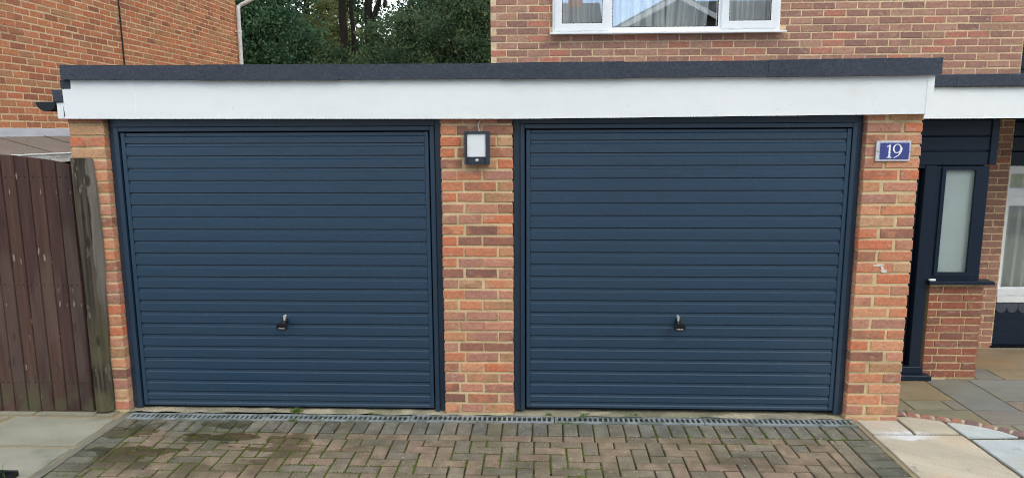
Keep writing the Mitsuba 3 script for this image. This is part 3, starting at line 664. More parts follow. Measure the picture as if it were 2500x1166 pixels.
# ------------------------------------------------------------------ wooden gate and post
gt = thing('gate', 'dark brown boarded timber side gate with faded knots and curved top', 'gate')
tops = [(-4.3, 1.80), (-3.76, 1.812), (-3.664, 1.811), (-3.570, 1.808), (-3.475, 1.802), (-3.383, 1.791), (-3.288, 1.779), (-3.193, 1.764), (-3.098, 1.738)]
jx = [-4.23, -4.137, -4.043, -3.95, -3.856, -3.760, -3.664, -3.570, -3.476, -3.382, -3.287, -3.193, -3.096]
for a, b in zip(jx[:-1], jx[1:]):
    za, zb2 = np.interp([a, b], [t[0] for t in tops], [t[1] for t in tops])
    zl = -.012 if b < -3.4 else -.002
    yo = rnd.uniform(-.0015, .0015)
    ring = [(a+.0022, zl+.012), (b-.0022, zl+.012), (b-.0022, zb2), (a+.0022, za)]
    body = wallplate(Polygon(ring), -.026+yo, -.006)
    face = wallplate(Polygon(ring).buffer(-.003, join_style=2), -.030+yo, -.0262+yo)
    m = cat([body, face])
    part(gt, 'plank', m, 'gate_wood', uv=flag(m, rnd.random(), rnd.random()))
nails = [cyl((q+dx, -.0335, z), (q+dx, -.02, z), .0030, 8) for q in [(a+b)/2 for a, b in zip(jx[:-1], jx[1:])] for dx in (-.02, .02) for z in (1.66, .92, .22)]
part(gt, 'nail', cat(nails), 'black_gap', kind='stuff')
part(gt, 'rail', box(-4.2, -3.10, -.0055, .03, 1.58, 1.68), 'gate_wood', uv=np.tile([[.3, .2]], (8, 1)))
part(gt, 'rail', box(-4.2, -3.10, -.0055, .03, .20, .30), 'gate_wood', uv=np.tile([[.3, .7]], (8, 1)))
ps = thing('gate_post', 'weathered grey green timber post between gate and left brick pier', 'post')
zz = np.linspace(0, 1, 40)
sec = []
for q in zz:
    z = .018+q*1.762; xl = -3.066+.004*math.sin(q*5); xr = np.interp(z, [.02, .5, 1.0, 1.3, 1.78], [-2.953, -2.946, -2.930, -2.920, -2.938])+.003*math.sin(q*23)
    sec.append([(xl, -.052, z), (xl+.006, -.060, z), (xr-.034, -.060, z), (xr-.028, -.055, z), (xr-.003, -.030, z), (xr, -.012, z), (xl, -.012, z)])
v = np.array(sec).reshape(-1, 3); n7 = 7; f = []
for a in range(39):
    for t in range(n7): f.append([a*n7+t, a*n7+(t+1) % n7, (a+1)*n7+(t+1) % n7, (a+1)*n7+t])
f = np.array(f); f = np.vstack([f[:, [0, 1, 2]], f[:, [0, 2, 3]], [[39*n7, 39*n7+t, 39*n7+t+1] for t in range(1, 6)], [[0, t+1, t] for t in range(1, 6)]])
v[:, 1] += .004*(meshkit.fbm(v*np.array([30, 30, 5]), 3, 5)-.5); v[:, 2] += np.where(v[:, 2] > 1.7, .02*(meshkit.noise(v*40, 2)-.5), 0)
add(ps, (v, f), 'post_wood')

# ------------------------------------------------------------------ left neighbour
nb = thing('neighbour_house', 'orange brown brick flank of the house on the left with white downpipe', 'house')
XW = -5.5
w = part(nb, 'wall', box(XW-.25, XW, 1.2, 8.36, -.45, 5.3), 'mortar_pale')
rows = []
for k in range(-1, 45):
    z = 2.004+k*.0751
    if z < 1.9 or z > 5.2: continue
    rows.append((z, .0625, [(a, b) for a, b in bond(7.16, k, start=.04)]))
vis = lambda p, q: p[2] < 1.951+ (p[1]+4.55)*.185 and p[1] > 2.1 and p[1] < 7.0 and p[2] > 2.25-.06*(p[1]-2.1)-.2
cnt = [0]
def vis2(p, q):
    d = p[1]+4.55
    ok = p[2] < 2.02+d*.187 and 2.25 < p[1] < 6.4 and (p[2] > 1.951+d*.085 or p[1] < 3.6)
    if ok: cnt[0] += 1
    return ok and cnt[0] <= 300
brick_rows(w, 'brick', rows, (XW, 1.2, 0), Y_, X_, 'brick_brown', depth=.003, limit=vis2, jit=.003)
part(nb, 'rear_wall', box(XW-6, XW-.251, 8.1, 8.36, -.45, 5.3), 'mortar_pale'); part(nb, 'front_wall', box(XW-6, XW-.251, 1.2, 1.45, -.45, 5.3), 'mortar_pale')
fw = []
for k in range(-4, 72):
    z = 2.004-28*.0751+k*.0751
    if z < 5.2:
        for a, b in bond(6.2, k, start=.04):
            m = slabpiece((XW-a, 1.2, z), -X_, Z_, -Y_, b-a, .0625, .003, c=.003, jit=.002, back=.004); fw.append((m, flag(m, rnd.random(), rnd.random())))
part(nb, 'brick_field', cat([q[0] for q in fw]), 'brick_brown', kind='stuff', uv=np.vstack([q[1] for q in fw]))
part(nb, 'roof', (np.array([[XW+.3, .9, 5.25], [XW+.3, 8.7, 5.25], [XW-6.3, 8.7, 5.25], [XW-6.3, .9, 5.25], [XW+.3, 4.8, 7.2], [XW-6.3, 4.8, 7.2]]), np.array([[0, 4, 5], [0, 5, 3], [1, 2, 5], [1, 5, 4], [0, 1, 4], [2, 3, 5], [0, 3, 2], [0, 2, 1]])), 'roof_tile')
part(nb, 'cable', tube([(XW+.012, 4.70, 5.2), (XW+.012, 4.705, 3.7), (XW+.012, 4.712, 3.2), (XW+.012, 4.717, 2.6), (XW+.012, 4.72, 2.0)], .011, 8), 'cable_dark')
dp = part(nb, 'downpipe', tube([(XW+.07, 8.30, 0), (XW+.07, 8.30, 4.12), (XW+.07, 8.32, 4.19), (XW+.10, 8.36, 4.23), (XW+.9, 8.42, 4.62)], .036, 14), 'pipe_plastic', smooth=40)
part(nb, 'pipe_clip', cat([tube([(XW+.07, 8.30, 3.735), (XW+.07, 8.30, 3.775)], .044, 14), box(XW, XW+.06, 8.27, 8.33, 3.745, 3.765)]), 'pipe_plastic')
can = part(nb, 'lean_to_roof', (np.array([[-5.5, .9, 1.917], [-5.5, 8.0, 1.917], [-4.88, 8.0, 1.742], [-4.88, .9, 1.742], [-5.5, .9, 1.897], [-5.5, 8.0, 1.897], [-4.88, 8.0, 1.722], [-4.88, .9, 1.722]]), np.array([[0, 3, 2], [0, 2, 1], [4, 5, 6], [4, 6, 7], [0, 4, 7], [0, 7, 3], [1, 2, 6], [1, 6, 5], [3, 7, 6], [3, 6, 2]])), 'roof_sheet')
part(can, 'sheet_joint', cat([tube([(-5.49, y, 1.918), (-4.885, y, 1.747)], .006, 6) for y in (1.35, 2.35, 3.05, 3.8, 4.6)]), 'roof_sheet', kind='stuff')
part(can, 'flashing', cat([box(-5.5, -5.484, .9, 2.95, 1.905, 2.000, .002), box(-5.5, -5.482, 2.953, 3.28, 1.905, 1.999, .002), box(-5.5, -5.484, 3.284, 8.0, 1.905, 2.000, .002)]), 'flashing')
part(can, 'fascia', cat([box(-4.878, -4.85, .9, 8.0, 1.655, 1.735, .002)]), 'weathered_white')
part(can, 'fascia_edge', box(-4.885, -4.842, .9, 8.0, 1.7365, 1.749, .002), 'white_board')
part(nb, 'shade_block', box(-5.4, -4.9, 1.2, 8, -.2, 1.64), 'black_gap')  # black block standing in for the shade under the lean-to

# ------------------------------------------------------------------ the house behind
hs_ = thing('house', 'pinkish brown brick house behind the garage with white bedroom window', 'house')
HY = 3.0
front = sbox(-.475, -.45, 9.5, 5.2).difference(sbox(.190, 2.957, 2.515, 4.12)).difference(sbox(5.02, -.46, 7.6, 5.0))
wl = part(hs_, 'wall', wallplate(front, HY, HY+.25), 'mortar_pale')
rows = []
z00 = 2.685-.031
hole = [(.146, 2.600, 2.957, 2.961), (.176, 2.522, 2.958, 4.14), (5.02, 9.5, -1, 6)]
for k in range(-42, 33):
    z = z00+.0751*k+(.0 if z00+.0751*k > 2.2 else -.010)
    spans = []
    for a, b in bond(5.495, k, start=.06):
        xs_ = [(a-.475, b-.475)]
        for hx0, hx1, hz0, hz1 in hole:
            if z+.064 > hz0 and z < hz1:
                new = []
                for p, q in xs_:
                    if q <= hx0 or p >= hx1: new.append((p, q)); continue
                    if p < hx0-.02: new.append((p, hx0-.004))
                    if q > hx1+.02: new.append((hx1+.004, q))
                xs_ = new
        spans += [(p+.475, q+.475) for p, q in xs_]
    rows.append((z, .0625, spans))
cnt2 = [0]
def vis3(p, q):
    ok = (2.30 < p[2] < 3.40) or (p[0] > 4.1 and -.5 < p[2] < 2.2)
    if ok: cnt2[0] += 1
    return ok and cnt2[0] <= 300
brick_rows(wl, 'brick', rows, (-.475, HY, 0), X_, -Y_, 'brick_pink', depth=.004, limit=vis3, jit=.0025)
part(hs_, 'side_wall', box(-.475, -.225, HY+.251, 10.5, -.45, 5.2), 'mortar_pale')
part(hs_, 'side_wall', box(9.25, 9.5, HY+.251, 10.5, -.45, 5.2), 'mortar_pale')
part(hs_, 'rear_wall', box(-.224, 9.249, 10.25, 10.5, -.45, 5.2), 'mortar_pale')
part(hs_, 'roof', (np.array([[-.8, 2.6, 5.15], [9.8, 2.6, 5.15], [9.8, 10.9, 5.15], [-.8, 10.9, 5.15], [-.8, 6.75, 7.2], [9.8, 6.75, 7.2]]), np.array([[0, 1, 5], [0, 5, 4], [2, 3, 4], [2, 4, 5], [0, 4, 3], [1, 2, 5], [0, 3, 2], [0, 2, 1]])), 'roof_tile')
# bedroom window
wn = part(hs_, 'window', wallplate(sbox(.178, 2.520, 3.5, 4.13) if False else sbox(.178, 2.959, 2.521, 4.118).difference(sbox(.262, 3.012, .742, 4.07)).difference(sbox(.797, 3.010, 1.888, 4.07)).difference(sbox(1.945, 3.012, 2.44, 4.07)), 2.955, 3.05), 'white_plastic')
def sash(x0, x1, gx0, gx1, z0, gz0):
    o = sbox(x0, z0, x1, 4.09).buffer(-.006).buffer(.006, 3)
    part(wn, 'sash', wallplate(o.difference(sbox(gx0, gz0, gx1, 4.02)), 2.935, 2.9545), 'white_plastic')
    part(wn, 'pane', box(gx0-.01, gx1+.01, 2.948, 2.9485, gz0-.01, 4.03)[0:2] if False else (np.array([[gx0-.005, 2.947, gz0-.005], [gx1+.005, 2.947, gz0-.005], [gx1+.005, 2.947, 4.025], [gx0-.005, 2.947, 4.025]]), np.array([[0, 1, 2], [0, 2, 3]])), 'glass')
    part(wn, 'gasket', wallplate(sbox(gx0-.001, gz0-.001, gx1+.001, 4.021).difference(sbox(gx0+.005, gz0+.005, gx1-.005, 4.015)), 2.936, 2.9455), 'black_gap')
sash(.203, .763, .273, .692, 2.981, 3.051); sash(1.921, 2.490, 1.994, 2.421, 2.990, 3.062)
part(wn, 'pane', (np.array([[.79, 2.975, 3.0], [1.895, 2.975, 3.0], [1.895, 2.975, 4.08], [.79, 2.975, 4.08]]), np.array([[0, 1, 2], [0, 2, 3]])), 'glass')
part(wn, 'gasket', wallplate(sbox(.7965, 3.0095, 1.8885, 4.0705).difference(sbox(.803, 3.016, 1.882, 4.064)), 2.958, 2.973), 'black_gap')
part(wn, 'sill', cat([box(.146, 2.580, 2.895, 2.954, 2.939, 2.957, .002)]), 'white_plastic')
part(wn, 'vent', cat([box(q, q+.045, 2.930, 2.9345, 2.964, 2.971) for q in (.47, 2.20)]+[box(1.31, 1.36, 2.95, 2.9547, 2.968, 2.975)]), 'white_plastic')
part(hs_, 'mortar_fillet', cat([box(.146, .1775, 2.972, 2.999, 2.9575, 3.0), box(2.5225, 2.575, 2.972, 2.999, 2.9575, 3.0)]), 'mortar_pale')
def curtain(x0, x1, y, z0, z1, seed, slant=0.0, n=160):
    r = random.Random(seed); xs = np.linspace(0, 1, n)
    ph = np.cumsum([r.uniform(.5, 1.6) for _ in xs]); ph = ph/ph[-1]*(x1-x0)*46
    off = .036*np.sin(ph)+.016*np.sin(ph*2.3+seed)
    zs = np.linspace(z0, z1, 6); V = []
    for q, z in enumerate(zs):
        s = q/5
        V.append(np.stack([x0+(x1-x0)*xs+slant*(s-.5)*(0.3+xs*.7), y+off*(0.7+.3*(1-s)), np.full(n, z)], 1))
    V = np.vstack(V); i, k = np.meshgrid(np.arange(5), np.arange(n-1), indexing='ij')
    q = np.stack([i*n+k, i*n+k+1, (i+1)*n+k+1, (i+1)*n+k], -1).reshape(-1, 4)
    return V, np.vstack([q[:, [0, 1, 2]], q[:, [0, 2, 3]]])
part(wn, 'net_curtain', curtain(.20, .735, 3.16, 2.985, 4.1, 3, -.05), 'curtain', smooth=True)
part(wn, 'net_curtain', curtain(.80, 1.36, 3.15, 2.985, 4.1, 5, -.05, 220), 'curtain', smooth=True)
part(wn, 'net_curtain', curtain(1.20, 1.86, 3.19, 2.985, 4.1, 8, .10, 220), 'curtain', smooth=True)
part(wn, 'net_curtain', curtain(1.93, 2.48, 3.17, 2.985, 4.1, 9, .03), 'curtain', smooth=True)
part(hs_, 'bedroom', (np.array([[-.1, 6.0, 2.6], [3.0, 6.0, 2.6], [3.0, 6.0, 4.6], [-.1, 6.0, 4.6], [-.1, 3.26, 2.6], [3.0, 3.26, 2.6], [3.0, 3.26, 4.6], [-.1, 3.26, 4.6]]), np.array([[0, 2, 1], [0, 3, 2], [0, 1, 5], [0, 5, 4], [3, 7, 6], [3, 6, 2], [0, 4, 7], [0, 7, 3], [1, 2, 6], [1, 6, 5]])), 'room')
# feature bay at the right: boards, white window, scalloped lead, boards
BY = 3.02
def boards(owner, name, x0, x1, zs, y, mat='navy_paint'):
    for a, b in zip(zs[:-1], zs[1:]):
        part(owner, name, sweep_x([(y, a+.004), (y, b-.016), (y+.012, b-.006), (y+.014, b), (y+.03, b), (y+.03, a), (y+.010, a)], x0, x1), mat)
boards(hs_, 'cladding_board', 5.022, 7.598, [1.562, 1.72, 1.875, 2.03, 2.18], BY)
boards(hs_, 'cladding_board', 5.022, 7.598, [2.40, 2.56, 2.72, 2.88, 3.04, 3.20, 3.36, 3.52, 3.68, 3.84, 4.0], BY)
boards(hs_, 'cladding_board', 5.022, 7.598, [-.40, -.245, -.095, .055], BY)
part(hs_, 'plinth', box(5.0, 7.6, BY-.03, BY+.05, -.445, -.405), 'black_gap')
bwin = part(hs_, 'window', wallplate(sbox(5.022, .085, 7.598, 1.560).difference(sbox(5.050, 1.322, 6.2, 1.478)).difference(sbox(5.062, .240, 6.2, 1.135)).difference(sbox(6.26, .24, 7.54, 1.478)), BY, BY+.06), 'white_plastic')
part(bwin, 'bar', cat([box(5.0225, 7.5975, BY-.012, BY-.0005, 1.140, 1.222, .003), box(5.0225, 7.5975, BY-.010, BY-.0005, 1.232, 1.315, .003), box(5.0225, 7.5975, BY-.02, BY-.0005, .160, .235, .003), box(5.0225, 7.5975, BY-.03, BY-.0005, .084, .154, .003)]), 'white_plastic')
part(bwin, 'pane', (np.array([[5.03, BY+.03, .2], [7.59, BY+.03, .2], [7.59, BY+.03, 1.5], [5.03, BY+.03, 1.5]]), np.array([[0, 1, 2], [0, 2, 3]])), 'glass')
part(bwin, 'net_curtain', curtain(5.04, 7.5, BY+.16, .12, 1.6, 13, .05, 420), 'curtain', smooth=True)
part(bwin, 'room', (np.array([[4.5, 6.5, -.3], [8, 6.5, -.3], [8, 6.5, 2], [4.5, 6.5, 2], [4.5, 3.28, -.3], [8, 3.28, -.3], [8, 3.28, 2], [4.5, 3.28, 2]]), np.array([[0, 2, 1], [0, 3, 2], [0, 1, 5], [0, 5, 4], [3, 7, 6], [3, 6, 2], [0, 4, 7], [0, 7, 3], [1, 2, 6], [1, 6, 5]])), 'room')
x = 5.03
while x < 6.2:
    sc = sbox(x, .02, x+.118, .083).union(Point(x+.059, .02).buffer(.056, 12)).intersection(sbox(x+.001, -.1, x+.117, .083))
    part(hs_, 'lead_scallop', wallplate(sc, BY-.012+.003*(int(x*10) % 2), BY-.004), 'lead'); x += .119

# ------------------------------------------------------------------ porch
po = thing('porch', 'flat roofed porch with navy cladding, frosted side window and brick dwarf wall', 'porch')
part(po, 'fascia_board', box(2.472, 8.0, 1.70, 1.725, 2.040, 2.310), 'white_board')
part(po, 'felt_strip', box(2.515, 3.62, 1.664, 1.70, 2.308, 2.412, .006), 'felt')
part(po, 'felt_strip', box(3.61, 5.2, 1.660, 1.6995, 2.306, 2.414, .006), 'felt')
part(po, 'felt_strip', box(5.19, 8.0, 1.664, 1.70, 2.308, 2.412, .006), 'felt')
part(po, 'roof', box(2.472, 8.0, 1.701, 2.99, 2.345, 2.40), 'felt')
part(po, 'soffit', box(2.472, 8.0, 1.7255, 2.99, 2.046, 2.056), 'navy_paint')
boards(po, 'cladding_board', 2.6, 4.150, [1.622, 1.757, 1.892, 2.045], 1.985)
part(po, 'corner_trim', box(4.150, 4.215, 1.970, 2.06, 1.622, 2.045, .003), 'navy_paint')
dw = part(po, 'dwarf_wall', box(3.742, 4.229, 2.006, 2.2, -.45, .505), 'mortar')
rows = []
for k in range(12):
    z = .4455-.032-.075*k
    sp = []
    for a, b in bond(.50, k, start=-.02 if k % 2 else -.09): sp.append((a, b))
    rows.append((z, .0625, sp))
brick_rows(dw, 'brick', rows, (3.735, 2.0, 0), X_, -Y_, 'brick_plum', depth=.0005, jit=.0018)
rows2 = [(z, h, bond(.98, k)) for k, (z, h, sp) in enumerate(rows)]
part(po, 'side_panel', box(4.120, 4.165, 2.06, 2.99, -.40, 2.04), 'navy_paint')
wf = sbox(3.700, .546, 4.172, 1.612)
pw = part(po, 'window', wallplate(wf.difference(sbox(3.772, .616, 4.055, 1.585)), 1.990, 2.06), 'navy_paint')
part(pw, 'sash', wallplate(sbox(3.745, .585, 4.085, 1.605).difference(sbox(3.779, .624, 4.047, 1.578)), 1.974, 1.9895), 'navy_paint')
part(pw, 'pane', box(3.77, 4.056, 2.012, 2.02, .615, 1.586), 'frosted')
part(pw, 'sill', box(3.690, 4.286, 1.925, 2.055, .512, .544, .003), 'navy_paint')
dr_ = part(po, 'door', cat([box(2.75, 3.585, 2.05, 2.095, -.36, 1.59, .003), box(2.90, 3.46, 2.042, 2.0495, .75, 1.45, .006), box(2.90, 3.46, 2.042, 2.0495, -.2, .6, .006)]), 'navy_paint')
part(dr_, 'frame', cat([box(3.596, 3.6995, 1.985, 2.08, -.36, 1.6205, .004), box(2.6, 3.5955, 1.99, 2.08, 1.592, 1.6205, .004), box(2.6, 2.745, 1.99, 2.08, -.36, 1.5915, .004)]), 'navy_paint')
part(dr_, 'threshold', cat([box(2.62, 3.72, 1.96, 2.0495, -.368, -.300, .006), box(2.62, 3.775, 1.90, 2.0, -.418, -.369, .006)]), 'navy_paint')
wd = thing('door_contact', 'small white plastic sensor lying on the porch window sill', 'sensor')
add(wd, box(3.700, 3.758, 1.945, 1.975, .5445, .562, .004), 'white_plastic')

# ------------------------------------------------------------------ woods between the houses
def leaf_cloud(clumps, size, seed):
    r = np.random.default_rng(seed); V, UV = [], []
    for (cx, cy, cz, rx, ry, rz, n) in clumps:
        g = r.normal(0, .5, (n, 3)); c = np.array([cx, cy, cz])+g*np.array([rx, ry, rz])
        a = r.normal(0, 1, (n, 3)); a[:, 2] -= .4; a /= np.linalg.norm(a, axis=1, keepdims=True)
        b = np.cross(a, r.normal(0, 1, (n, 3))); b /= np.linalg.norm(b, axis=1, keepdims=True)
        L = size*r.uniform(.6, 1.4, (n, 1)); W = L*.30
        nrm = np.cross(a, b)
        p0, p1, p2, p3 = c-a*L*.5, c+b*W+nrm*W*.3, c+a*L*.5, c-b*W+nrm*W*.3
        V.append(np.stack([p0, p1, p2, p3], 1).reshape(-1, 3))
        tone = np.clip(r.random()*.75+r.random(n)*.25, 0, .999); br = r.random(n)
        UV.append(np.repeat(np.stack([tone, br], 1), 4, axis=0))
    V, UV = np.vstack(V), np.vstack(UV); q = np.arange(len(V)).reshape(-1, 4)
    return (V, np.vstack([q[:, [0, 1, 2]], q[:, [0, 2, 3]]])), UV
def ellip(c, rad, n, per, seed, csize, keep=None):
    r = np.random.default_rng(seed); out = []
    while len(out) < n:
        d = r.normal(0, 1, 3); d /= np.linalg.norm(d); p = np.array(c)+d*np.array(rad)*r.random()**.45
        if keep is not None and not keep(p): continue
        s = csize*r.uniform(.6, 1.4); out.append((p[0], p[1], p[2], s, s, s*.7, int(per*r.uniform(.6, 1.4))))
    return out
def limb(p0, p1, r0, r1, seed, bend=.15, n=9):
    r = np.random.default_rng(seed); t = np.linspace(0, 1, n)[:, None]
    p = np.array(p0)*(1-t)+np.array(p1)*t
    w = np.cumsum(r.normal(0, bend/3, (n, 3)), 0)*np.sin(t*np.pi)
    return tube(p+w, (r0*(1-t)+r1*t)[:, 0], 9)
def tree(name, label, base, top, r0, limbs, clumps, leaf, size, seed, category='tree', group=None):
    k = thing(name, label, category, group)
    tr = [limb(base, top, r0, r0*.55, seed, .12)]
    for i, (a, b, ra, rb) in enumerate(limbs): tr.append(limb(a, b, ra, rb, seed+i+1, .22))
    part(k, 'trunk', cat(tr), 'bark', smooth=50)
    m, uv = leaf_cloud(clumps, size, seed+50)
    part(k, 'crown', m, leaf, uv=uv)
    return k
GZ = -.46
gr_ = random.Random(3)
sky_gap = lambda p: not (abs((p[0]-.04)/(p[1]+4.55)+.0397-(-.180)) < .021 and (p[2]-1.951)/(p[1]+4.55) > .168 and gr_.random() < .40)
tree('leafy_tree', 'dense blue green leafy tree just right of the white downpipe', (-7.6, 13.5, GZ), (-7.3, 13.6, 6.5), .16,
     [((-7.5, 13.5, 3), (-6.2, 13.2, 5), .05, .02), ((-7.4, 13.5, 3.6), (-8.6, 13.5, 5.6), .05, .02)], ellip((-7.3, 13.2, 4.3), (1.75, 1.2, 3.0), 150, 260, 3, .42), 'leaf_blue', .085, 21)
tree('oak_tree', 'tall dark trunk with forked limbs in the middle of the woods', (-5.50, 15.5, GZ), (-5.40, 15.6, 8.5), .15,
     [((-5.0, 15.9, 0), (-4.86, 15.8, 4.9), .14, .12), ((-4.86, 15.8, 4.85), (-4.75, 15.8, 8.5), .11, .08), ((-4.86, 15.8, 4.75), (-3.7, 15.5, 7.2), .08, .05), ((-4.35, 15.7, 5.45), (-4.2, 15.6, 7.2), .05, .03), ((-5.45, 15.5, 3.2), (-6.1, 15.2, 4.6), .05, .02),
      ((-5.25, 15.7, 3.0), (-4.2, 15.0, 4.25), .06, .05), ((-4.2, 15.0, 4.25), (-2.6, 14.6, 4.35), .05, .02), ((-3.6, 14.8, 4.3), (-3.0, 14.7, 5.3), .03, .012), ((-5.30, 15.9, 2), (-5.2, 16.1, 8), .07, .05)],
     ellip((-3.3, 14.9, 4.0), (2.0, 1.0, 1.1), 85, 190, 5, .32, sky_gap)+ellip((-4.6, 15.4, 8.6), (3.2, 2.0, 1.8), 60, 130, 6, .6, sky_gap), 'leaf_olive', .085, 31)
tree('holly_tree', 'dark glossy evergreen filling the right side beside the brick corner', (-1.3, 13.8, GZ), (-1.4, 13.9, 6), .13,
     [((-1.3, 13.8, 2), (-2.4, 13.6, 4.6), .05, .02)], ellip((-1.5, 13.4, 4.2), (1.5, 1.0, 2.9), 150, 240, 7, .38), 'leaf_olive', .08, 41)
tree('undergrowth_tree', 'low dark bushy tree behind the middle of the garage roof', (-4.4, 13.0, GZ), (-4.3, 13.1, 3.2), .08,
     [((-4.4, 13, 1.5), (-3.2, 12.9, 3.2), .03, .015)], ellip((-4.1, 12.8, 2.8), (2.6, .9, 1.15), 130, 240, 9, .36, sky_gap), 'leaf_dark', .08, 51)
tree('lit_tree', 'small yellow green tree behind the tall trunk, lit look put into its leaf colour', (-6.9, 18.6, GZ), (-6.9, 18.6, 5.5), .08, [], ellip((-6.85, 18.2, 5.0), (.85, .8, 1.2), 34, 170, 12, .36), 'leaf_gold', .09, 61)  # leaf colour carries the lit patch seen behind the trunk
bx = [(-5.0, 31.0), (-12.0, 22.5), (-9.6, 24.0), (-7.6, 23.0), (-5.6, 26.0), (-3.2, 24.0), (-1.4, 22.5), (.6, 23.5)]
wl_ = ['farthest back, seen through the sky gap beside the forked limbs', 'behind the downpipe corner, at the far left', 'behind the blue green tree', 'behind the small yellow green tree', 'behind the tall trunk, below the sky gap', 'behind the forked limbs, right of the sky gap', 'behind the glossy evergreen', 'at the far right, next to the brick corner']
for i, (a, b) in enumerate(bx):
    hh = 9.5 if i == 0 else 8.5 if i not in (4, 5) else 7.5
    tree('woodland_tree', 'dark shaded woodland tree '+wl_[i], (a, b, GZ), (a+.2, b, hh), .18, [((a, b, 2.5), (a+1.2, b-.3, 5.2), .07, .03), ((a, b, 3), (a-1.1, b-.2, 5.6), .07, .03)],
         ellip((a, b-.5, hh*.52), (1.7, 1.4, hh*.5), 100, 190, 100+i, .65, sky_gap if i in (3, 4, 5, 6) else None), 'leaf_dark', .15, 200+10*i, group='trees at the back of the woods')

# ------------------------------------------------------------------ small growth, planter
def tuft(x, y, z, n, h, spread, seed):
    r = np.random.default_rng(seed); V, F, UV, at = [], [], [], 0
    for _ in range(n):
        a = r.uniform(0, 2*np.pi); L = h*r.uniform(.5, 1.2); o = np.array([x+r.normal(0, spread*.35), y+r.normal(0, spread*.25), z]); d = np.array([np.cos(a), np.sin(a)*.7, 0])
        wv = np.array([-np.sin(a), np.cos(a), 0])*.0022; lean = r.uniform(.2, .9)*L
        pts = [o, o+d*lean*.3+Z_*L*.55, o+d*lean+Z_*L*.95]
        V += [pts[0]-wv, pts[0]+wv, pts[1]-wv*.8, pts[1]+wv*.8, pts[2]]
        F += [[at, at+1, at+3], [at, at+3, at+2], [at+2, at+3, at+4]]; at += 5
        UV += [[r.random()*.99, r.random()]]*5
    return (np.array(V), np.array(F)), np.array(UV)
for (x, y, z, n, h, sp, lab) in [(-1.655, -.006, .010, 90, .034, .055, 'bright green grass tuft growing before the left garage door'), (-1.13, -.020, .008, 30, .016, .03, 'tiny weed by the drain left of the middle pier'),
                                 (.11, -.006, .010, 40, .018, .03, 'small weed behind the drain right of the middle pier'), (.36, -.002, .010, 60, .016, .07, 'low strip of weeds behind the drain below the right door'),
                                 (-1.64, -.133, .002, 50, .018, .05, 'small green weed in front of the second drain grating'), (.70, -.003, .010, 40, .014, .06, 'thin weeds at the right door sill, middle')]:
    k = thing('grass_tuft', lab, 'weed', 'weeds along the drain')
    m, uv = tuft(x, y, z, n, h, sp, int(abs(x)*1000)); add(k, m, 'grass_blade', uv=uv)
pt = thing('planter', 'black plastic trough with grass blades at the bottom left corner', 'planter')
pz, px0, px1, py0, py1 = .035, -3.52, -2.955, -1.25, -.930
part(pt, 'trough', cat([box(px0, px1, py1-.012, py1, .0, pz, .003), box(px0, px1, py0, py0+.012, 0, pz, .003), box(px1-.012, px1, py0+.0125, py1-.0125, 0, pz, .003), box(px0, px0+.012, py0+.0125, py1-.0125, 0, pz, .003), box(px0+.01, px1-.01, py0+.01, py1-.01, .0, .012)]), 'black_plastic')
m, uv = tuft(px1-.12, py1-.03, .012, 22, .06, .10, 77); part(pt, 'grass', m, 'grass_blade', kind='stuff', uv=uv)
# moss cushions in the joints
mr = np.random.default_rng(5); MV, MF, at = [], [], 0
def cushion(x, y, z, r, h):
    global at
    a = np.arange(6)*np.pi/3+mr.uniform(0, 1); MV.extend([[x+r*np.cos(t)*mr.uniform(.7, 1.3), y+r*np.sin(t)*mr.uniform(.7, 1.3), z-.004] for t in a]); MV.append([x, y, z+h])
    MF.extend([[at+q, at+(q+1) % 6, at+6] for q in range(6)]); at += 7
lines = [(-.309, 1), (-.394, 1)]
for _ in range(9000):
    x = mr.uniform(-2.8, 2.1); y = mr.uniform(-1.0, -.12)
    # nearest joint of the coursing
    if mr.random() < .5: y = -.394-PH*round((-.394-y)/PH)+mr.normal(0, .0022) if y < -.36 else (-.309 if y < -.25 else -.111)+mr.normal(0, .003)
    else: x = .011+.1*round((x-.011)/.1)+mr.normal(0, .0022)
    dens = meshkit.fbm(np.array([[x*1.7, y*3.2, 4.0]]), 4, 3)[0]+.05*(1 if x < -.2 else -1.2)+.03*(x < -1.6)
    if dens < .535: continue
    cushion(x, y, -.0045, mr.uniform(.005, .012), mr.uniform(.003, .009))
labels['moss'] = {'kind': 'stuff', 'label': 'green moss growing in the joints of the block paving'}
add('moss', (np.array(MV), np.array(MF)), 'moss', smooth=True)

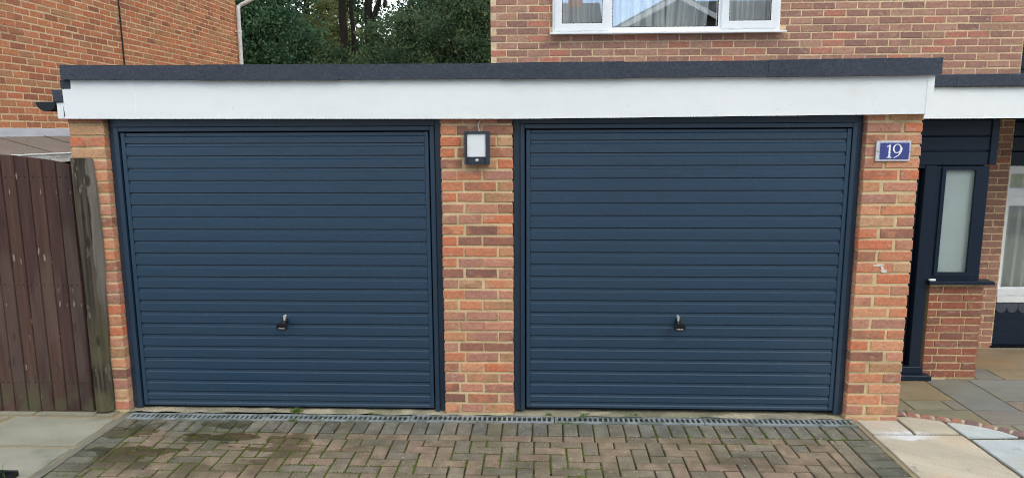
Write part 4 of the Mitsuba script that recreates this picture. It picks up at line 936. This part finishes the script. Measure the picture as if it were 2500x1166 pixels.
# ------------------------------------------------------------------ houses across the road (mirrored in the bedroom window)
ha = thing('facing_house', 'grey roofed house across the road mirrored in the left bedroom pane', 'house')
part(ha, 'wall', box(-9, 2.2, -22, -15.3, -.03, 4.6), 'white_board')  # unseen wall made white to brighten what the garage doors reflect
part(ha, 'roof', (np.array([[-9.4, -14.9, 4.5], [2.45, -14.9, 4.5], [2.45, -22.3, 4.5], [-9.4, -22.3, 4.5], [-9.4, -18.6, 7.0], [2.45, -18.6, 7.0]]), np.array([[0, 5, 1], [0, 4, 5], [2, 4, 3], [2, 5, 4], [0, 3, 4], [1, 5, 2], [0, 1, 2], [0, 2, 3]])), 'roof_tile')
part(ha, 'chimney', box(1.2, 1.75, -18.9, -18.3, 6.7, 7.15), 'brick_brown', uv=np.tile([[.3, .4]], (8, 1)))
hb = thing('facing_house', 'gabled house across the road with white bargeboards mirrored in the middle pane', 'house')
gb = Polygon([(1.9, 2.9), (7.3, 2.9), (7.3, 4.85), (4.6, 6.25), (1.9, 4.85)])
part(hb, 'ground_floor', box(1.92, 7.28, -24, -13.62, -.03, 2.9), 'white_board')  # unseen lower storey, added in white to lift the garage door reflections
part(hb, 'wall', wallplate(gb, -24.0, -13.6)[0:2], 'roof_tile')
part(hb, 'roof', cat([wallplate(Polygon([(1.6, 4.72), (4.6, 6.28), (4.6, 6.42), (1.6, 4.86)]), -24.2, -13.35), wallplate(Polygon([(7.6, 4.72), (4.602, 6.28), (4.602, 6.42), (7.6, 4.86)]), -24.2, -13.35)]), 'roof_tile')
part(hb, 'bargeboard', cat([wallplate(Polygon([(1.6, 4.62), (4.6, 6.18), (4.6, 6.36), (1.6, 4.80)]), -13.34, -13.30), wallplate(Polygon([(7.6, 4.62), (4.602, 6.18), (4.602, 6.36), (7.6, 4.80)]), -13.34, -13.30)]), 'white_board')

part(hb, 'roof', (np.array([[4.75, -13.0, 4.3], [16, -13.0, 4.3], [16, -21, 4.3], [4.75, -21, 4.3], [4.75, -17, 6.75], [16, -17, 6.75]]), np.array([[0, 5, 1], [0, 4, 5], [2, 4, 3], [2, 5, 4], [0, 3, 4], [1, 5, 2], [0, 1, 2], [0, 2, 3]])), 'roof_tile')
part(hb, 'wall', box(7.31, 15.6, -20.5, -13.5, -.03, 4.29), 'white_board')
